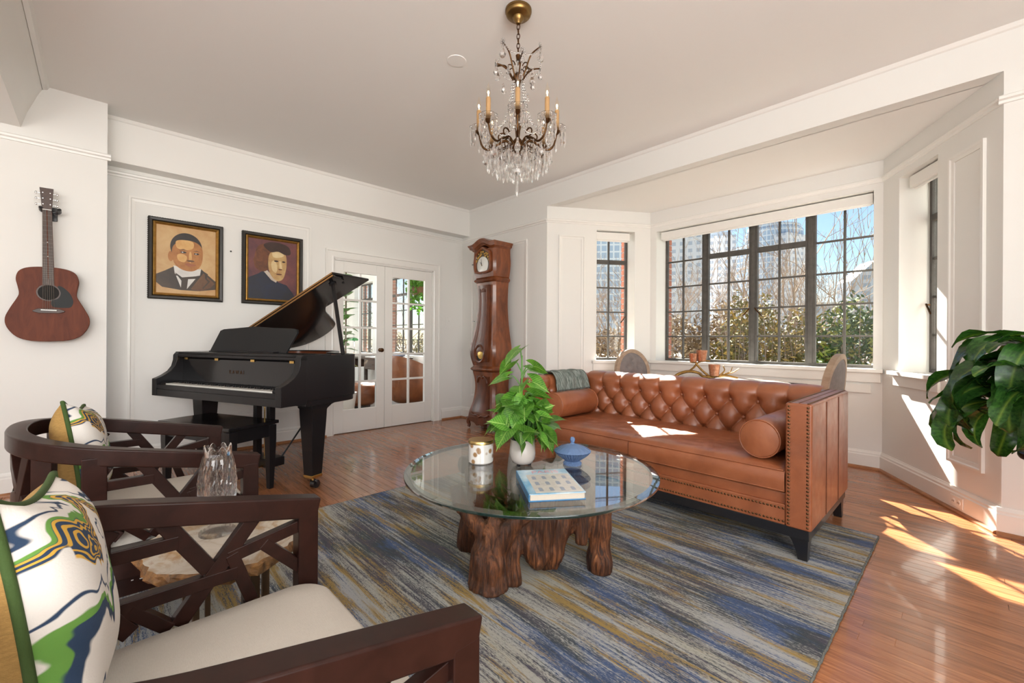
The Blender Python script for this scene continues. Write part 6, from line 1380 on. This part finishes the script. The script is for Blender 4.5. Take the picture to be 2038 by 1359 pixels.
dsk = empty('writing_desk', (-8.02, 3.86, 0), label='dark writing desk below the sunroom window', cat='desk')
dkm = wood('desk_black_wood', (0.02, 0.014, 0.010), (0.06, 0.04, 0.03), 5, (1, 6, 6), 0.3)
MB().box(-0.95, 0.95, -0.33, 0.33, 0.74, 0.775).build('desk_top', dkm, dsk, bevel=0.004)
for x in (-0.62, 0.62):
    MB().box(x - 0.30, x + 0.30, -0.32, 0.30, 0.56, 0.74).build('drawer', dkm, dsk, bevel=0.003)
    MB().tube([(x - 0.07, -0.335, 0.65), (x + 0.07, -0.335, 0.65)], 0.006, 8).build('drawer_handle', M['steel'], dsk)
for x in (-0.9, 0.9):
    for y in (-0.28, 0.28): MB().box(x - 0.03, x + 0.03, y - 0.03, y + 0.03, 0, 0.74).build('leg', dkm, dsk)
for (x, y, rz, nm) in ((-7.62, 3.72, 0.2, 'left'), (-7.22, 3.78, -0.3, 'right')):
    tag(MB().box(-0.15, 0.15, -0.11, 0.11, 0, 0.012).build('paper_stack', M['white_china'], loc=(x, y, 0.7755), rot=(0, 0, rz)), 'stack of white papers on the sunroom desk, %s one' % nm, 'paper', 'papers on the desk')
tag(MB().ball((0, 0, 0.05), 0.17, (1, 0.6, 0.3), 18, 10).build('desk_cushion', plain('blue_grey_cloth', (0.20, 0.24, 0.33), 0.8), smooth=180, loc=(-7.30, 4.03, 0.776)), 'folded blue grey cloth on the sunroom desk by the window', 'cloth')
dl = empty('desk_lamp', (-8.62, 3.74, 0.776), label='green shaded desk lamp on the sunroom desk', cat='lamp')
MB().lathe([(0.09, 0), (0.085, 0.018), (0.012, 0.026)], 24).build('base', M['brass'], dl, smooth=40)
MB().tube(catmull([(0, 0, 0.02), (0.04, 0, 0.16), (0.02, 0, 0.30), (-0.08, 0, 0.36)], 5), 0.009, 8).build('stem', M['chrome'], dl, smooth=60)
MB(Matrix.Rotation(pi / 2, 4, 'Y')).rings([[(-0.36 - 0.055 * sin(pi * k / 10) * 1.0 + 0.055, 0.075 * cos(pi * k / 10), z) for k in range(11)] + [(-0.30 - 0.0, 0, z)] for z in (-0.22, 0.06)]).build('shade', plain('lamp_green_glass', (0.02, 0.24, 0.06), 0.12), dl, smooth=50)
# fiddle leaf fig and hanging pothos
fgl = leafmat('fig_leaf', (0.03, 0.12, 0.02), (0.07, 0.22, 0.03), (0.2, 0.35, 0.1)); fme = leaf_mesh('leaf', fgl, 0.24, 0.085, 0.0, 0.15, 0.2)
fg = empty('fiddle_leaf_fig', (-6.35, 2.62, 0), label='tall fiddle leaf fig behind the left glass door', cat='plant')
MB().lathe([(0.0, 0), (0.13, 0), (0.17, 0.32), (0.155, 0.32), (0.14, 0.29), (0.0, 0.29)], 28, cap=False).build('pot', M['white_china'], fg, smooth=40)
MB().tube(catmull([(0, 0, 0.28), (0.03, 0.0, 1.0), (-0.02, 0.02, 2.1)], 6), 0.014, 8).build('trunk', plain('fig_bark', (0.18, 0.13, 0.09), 0.8), fg, smooth=60)
rf = random.Random(4)
for k in range(34):
    a = k * 2.4; z = 0.75 + 1.45 * k / 34; o = place(fme, 'leaf', fg, (0.03 * cos(a), 0.03 * sin(a), z), (0, 0, 0)); o.rotation_euler = (Matrix.Rotation(a, 4, 'Z') @ Matrix.Rotation(rf.uniform(-0.4, 0.6), 4, 'X')).to_euler()
hpn = empty('hanging_plant', (-6.42, 3.92, 1.75), label='trailing green plant hanging in the sunroom window', cat='plant')
MB().lathe([(0.0, 0.10), (0.10, 0.10), (0.14, 0.24), (0.13, 0.24), (0.0, 0.22)], 24, cap=False).build('basket', plain('basket_brown', (0.14, 0.08, 0.04), 0.8), hpn, smooth=40)
for a in range(3): MB().tube([(0.135 * cos(a * 2.09), 0.135 * sin(a * 2.09), 0.24), (0, 0, 0.868)], 0.003, 5).build('hanger_cord', M['dark'], hpn)
hm_ = MB()
for k in range(420):
    a = rf.uniform(0, 2 * pi); u = rf.random(); r = rf.uniform(0.05, 0.26) * (1 - 0.35 * u); c = Vector((r * cos(a), r * sin(a), 0.36 - 0.62 * u * rf.random() ** 0.6)); x = Vector((rf.uniform(-1, 1), rf.uniform(-1, 1), rf.uniform(-1, 1))).normalized() * 0.036; y = x.orthogonal().normalized() * 0.03
    hm_.poly([c - x, c - y * 0.8, c + x * 1.2, c + y * 0.8])
hm_.build('foliage', leafmat('pothos_leaf', (0.06, 0.20, 0.03), (0.14, 0.36, 0.05), (0.3, 0.5, 0.15)), hpn, kind='stuff')

# ================================================================== outside: ground, hedge, bare trees, towers
GZ = -4.2
gr = NT('winter_ground'); f = gr.noise(gr.coord('Object'), 0.12, 5); gr.set(Base_Color=gr.ramp(f, [(0.35, (0.50, 0.47, 0.41)), (0.6, (0.42, 0.40, 0.33)), (0.75, (0.55, 0.53, 0.49))]), Roughness=0.95)
MB().box(-420, 260, 5.6, 520, GZ - 0.5, GZ).build('ground', gr.mat, kind='structure')
def foliage(name, loc, rx, ry, rz, n, mats, label, seed, twig=True, size=0.06, group='shrubs outside the window'):
    R = random.Random(seed); s = empty(name, loc, label=label, cat='shrub', group=group); m = MB()
    for k in range(n):
        d = Vector((R.gauss(0, 1), R.gauss(0, 1), R.gauss(0, 1))).normalized(); q = R.uniform(0.55, 1.0) ** 0.5 * (1 + 0.18 * noise.noise(d * 2.3 + Vector((seed, 0, 0))))
        c = Vector((d.x * rx * q, d.y * ry * q, rz + d.z * rz * q))
        if c.z < 0: continue
        x = Vector((R.uniform(-1, 1), R.uniform(-1, 1), R.uniform(-0.3, 1))).normalized() * size * R.uniform(0.7, 1.5); y = x.orthogonal().normalized() * size * 0.42; m.mi = 0 if R.random() < 0.72 else 1
        m.poly([c - x, c - y, c + x, c + y])
    m.build('foliage', mats, s, kind='stuff')
    t = MB()
    for k in range(90):
        a = R.uniform(0, 2 * pi); r = R.uniform(0.2, 1.05); tz = R.uniform(0.8, 2.15) * rz; p = Vector((rx * r * cos(a), ry * r * sin(a), tz)); b = Vector((p.x * 0.25, p.y * 0.25, 0)); mm = b.lerp(p, 0.6) + Vector((R.uniform(-0.2, 0.2), R.uniform(-0.2, 0.2), 0.15)); t.tube([b, mm, p], [0.022, 0.012, 0.004], 4, cap=False)
    t.build('twig_set', M['twig'], s, kind='stuff')
    return s
M['twig'] = plain('bare_twig', (0.36, 0.27, 0.20), 0.9, var=0.4, vscale=3)
def lf(name, c, c2): return plain(name, c, 0.75, var=0.5, vscale=2.5, col2=c2, spec=0.2)
olive = [lf('leaf_olive', (0.20, 0.17, 0.05), (0.11, 0.11, 0.035)), lf('leaf_amber', (0.50, 0.36, 0.09), (0.34, 0.22, 0.06))]
brown = [lf('leaf_russet', (0.24, 0.17, 0.10), (0.14, 0.10, 0.06)), lf('leaf_straw', (0.48, 0.37, 0.22), (0.34, 0.25, 0.14))]
deep = [lf('leaf_deep', (0.06, 0.12, 0.035), (0.04, 0.075, 0.025)), lf('leaf_spring', (0.20, 0.27, 0.05), (0.3, 0.26, 0.06))]
for i, (x, y, rx, ry, rz, mt, lb) in enumerate(((-9.6, 10.2, 1.7, 1.2, 3.0, brown, 'russet shrub outside, farthest left beyond the sunroom side'), (-7.6, 11.0, 1.6, 1.2, 2.95, brown, 'russet winter shrub seen through the narrow left window'), (-5.5, 10.6, 1.5, 1.1, 3.05, brown, 'dry russet shrub at the left end of the big window view'),
                                                (-4.3, 11.3, 1.2, 1.0, 3.05, brown, 'twiggy straw coloured shrub left of the window centre'), (-3.35, 10.7, 1.1, 0.9, 3.15, olive, 'amber leaved shrub near the centre of the window'), (-2.35, 11.0, 1.1, 0.9, 2.98, olive, 'olive and amber shrub right of the window centre'),
                                                (-1.45, 10.5, 1.0, 0.9, 3.12, deep, 'dark green evergreen shrub at the right of the window'), (0.5, 10.8, 1.5, 1.1, 2.8, deep, 'dark evergreen shrub hidden past the right window edge'),
                                                (-17.6, 11.4, 1.9, 1.2, 2.9, olive, 'olive shrub seen through the right glass door'), (-21.4, 11.2, 2.0, 1.2, 2.9, brown, 'russet shrub beyond the left sunroom window'))):
    foliage('garden_shrub', (x, y, GZ), rx, ry, rz, 9000, mt, lb, 30 + i, size=0.062)
def bare_tree(loc, h, seed, label, spread=0.5):
    R = random.Random(seed); s = empty('bare_tree', loc, label=label, cat='tree', group='bare trees outside'); t = MB(); tr = MB()
    def grow(p, d, L, r, lvl, m):
        q = p; path = [p]; rads = [r]
        for k in range(3):
            d = (d + Vector((R.uniform(-1, 1), R.uniform(-1, 1), R.uniform(-0.3, 0.7))) * 0.16).normalized(); q = q + d * (L / 3); path.append(q); rads.append(r * (1 - 0.17 * (k + 1)))
        m.tube(path, rads, 6 if lvl < 2 else 4, cap=False)
        if lvl >= 6: return
        for k in range(3 if lvl < 4 else 2):
            a = R.uniform(0, 2 * pi); side_ = d.orthogonal().normalized(); side_ = Matrix.Rotation(a, 3, d) @ side_; nd = (d + side_ * R.uniform(spread * 0.6, spread * 1.4) + Vector((0, 0, 0.12))).normalized()
            grow(path[R.choice((2, 3, 3))], nd, L * R.uniform(0.62, 0.82), max(r * 0.52, 0.006), lvl + 1, t)
    grow(Vector((0, 0, 0)), Vector((0, 0, 1)), h * 0.34, 0.11, 0, tr)
    tr.build('trunk', M['twig'], s); t.build('branches', M['twig'], s, kind='stuff'); return s
for i, (x, y, h, lb) in enumerate(((-11.0, 14.5, 8.8, 'bare tree outside far left'), (-8.6, 14.0, 8.4, 'bare tree seen through the narrow left window'), (-6.9, 14.6, 8.6, 'bare tree at the left of the big window view'), (-5.8, 13.4, 8.0, 'bare tree behind the dry left shrubs'),
                                   (-4.9, 15.0, 8.4, 'bare tree left of the round glass tower'), (-3.7, 13.6, 7.9, 'bare tree in front of the round glass tower'), (-1.75, 13.8, 10.6, 'tall bare tree at the right of the window view'), (0.8, 14.0, 9.5, 'bare tree past the right window edge'), (-19.2, 13.0, 9.6, 'bare tree seen through the right glass door'), (-23.0, 13.2, 9.4, 'bare tree beyond the left sunroom window'))):
    bare_tree((x, y, GZ), h, 60 + i, lb, 0.5)
# ---- towers of the skyline
def facade(name, glass, line, sx, sz, lw=0.22, rough=0.25):
    t = NT(name); v = t.coord('Object'); sep = t.n('ShaderNodeSeparateXYZ'); t.l(v, sep.inputs[0])
    fx_ = t.math('FRACT', t.math('MULTIPLY', t.math('ADD', sep.outputs[0], sep.outputs[1]), 1 / sx)); fz_ = t.math('FRACT', t.math('MULTIPLY', sep.outputs[2], 1 / sz))
    m_ = t.math('MAXIMUM', t.math('LESS_THAN', fx_, lw), t.math('LESS_THAN', fz_, lw)); n_ = t.noise(v, 0.05, 3)
    t.set(Base_Color=t.mix(m_, t.mix(n_, glass, tuple(q * 0.7 for q in glass)), line), Roughness=rough); return t.mat
def dirpx(px): d = _f + _r0 * ((px - PX) / FPX); return d
def tower_spot(px, dist): d = dirpx(px); return Vector((d.x * dist, d.y * dist, GZ))
def zpx(y, dist): return CAM_H + (680 - y) / FPX * dist - GZ
fa1 = facade('tower_glass_blue', (0.36, 0.47, 0.62), (0.58, 0.63, 0.68), 3.2, 3.6); fa2 = facade('tower_stone_grey', (0.40, 0.45, 0.54), (0.58, 0.59, 0.62), 4.2, 4.0, 0.5); fa3 = facade('tower_dark_glass', (0.18, 0.26, 0.42), (0.52, 0.58, 0.66), 4.0, 60.0, 0.4); fa4 = facade('tower_cream', (0.45, 0.47, 0.48), (0.62, 0.60, 0.55), 2.6, 3.2, 0.45); fa5 = facade('low_white_block', (0.20, 0.25, 0.32), (0.30, 0.33, 0.38), 6, 3.4, 0.45)  # tower colours paled and blued to stand in for distance haze
D = 300.0; k_ = D / FPX
tw = empty('round_glass_tower', tower_spot(1538, D), label='pale blue glass tower with a rounded stepped crown', cat='building'); tw.rotation_euler = (0, 0, YAW * 0 - 0.35)
MB().lathe([(17.5, 0), (17.5, zpx(462, D)), (16.0, zpx(462, D) + 0.2), (16.0, zpx(453, D)), (0, zpx(452, D))], 32, cap=False).build('tower_shaft', fa1, tw, smooth=30)
MB().box(8, 19.5, -14, 14, 0, zpx(478, D)).build('side_block', fa2, tw); MB().box(-20, -8, -12, 12, 0, zpx(484, D)).build('side_block', fa1, tw)
tw.location.z = GZ
tw = empty('stone_tower', tower_spot(1424, 280), label='grey stone tower beside the left casement bar', cat='building'); tw.rotation_euler = (0, 0, 0.5)
MB().box(-10, 10, -10, 10, 0, zpx(476, 280)).build('tower_shaft', fa2, tw); MB().box(-8, 8, -8, 8, zpx(476, 280), zpx(468, 280)).build('tower_crown', fa3, tw)
tw = empty('striped_tower', tower_spot(1358, 250), label='tall dark striped tower at the left end of the big window', cat='building'); tw.rotation_euler = (0, 0, 0.45)
MB().box(-13, 13, -13, 13, 0, 74).build('tower_shaft', fa2, tw); MB().box(-12.5, 12.5, -12.5, 12.5, 74, 84).build('tower_crown', fa3, tw)
tw = empty('cream_tower', tower_spot(1590, 330), label='slim cream tower right of the round glass tower', cat='building'); MB().box(-7, 7, -7, 7, 0, zpx(574, 330)).build('tower_shaft', fa4, tw); MB().box(7, 12, -6, 6, 0, zpx(590, 330)).build('lower_wing', fa4, tw)
tw = empty('low_white_building', tower_spot(1640, 150), label='long low white building behind the hedge', cat='building'); tw.rotation_euler = (0, 0, 0.5); MB().box(-9, 9, -8, 8, 0, zpx(612, 150)).build('block', fa5, tw); MB().box(-9, 9, -8.2, -8, zpx(612, 150), zpx(604, 150)).build('roof_parapet', fa4, tw)
tw = empty('gabled_white_building', tower_spot(1716, 190), label='white building with a sloping roof at the window right', cat='building'); tw.rotation_euler = (0, 0, 0.6)
MB().prism([(-7, 0), (7, 0), (7, zpx(520, 190)), (2, zpx(520, 190)), (-7, zpx(560, 190))], -6, 6, lambda x, y, z: (x, z, y)).build('block', fa5, tw)
tw = empty('blue_tower', tower_spot(1205, 230), label='blue grey tower seen through the narrow left window', cat='building'); tw.rotation_euler = (0, 0, 0.7); MB().box(-9, 9, -9, 9, 0, 78).build('tower_shaft', fa1, tw); MB().box(9, 13, -6, 6, 0, 60).build('side_wing', fa4, tw)
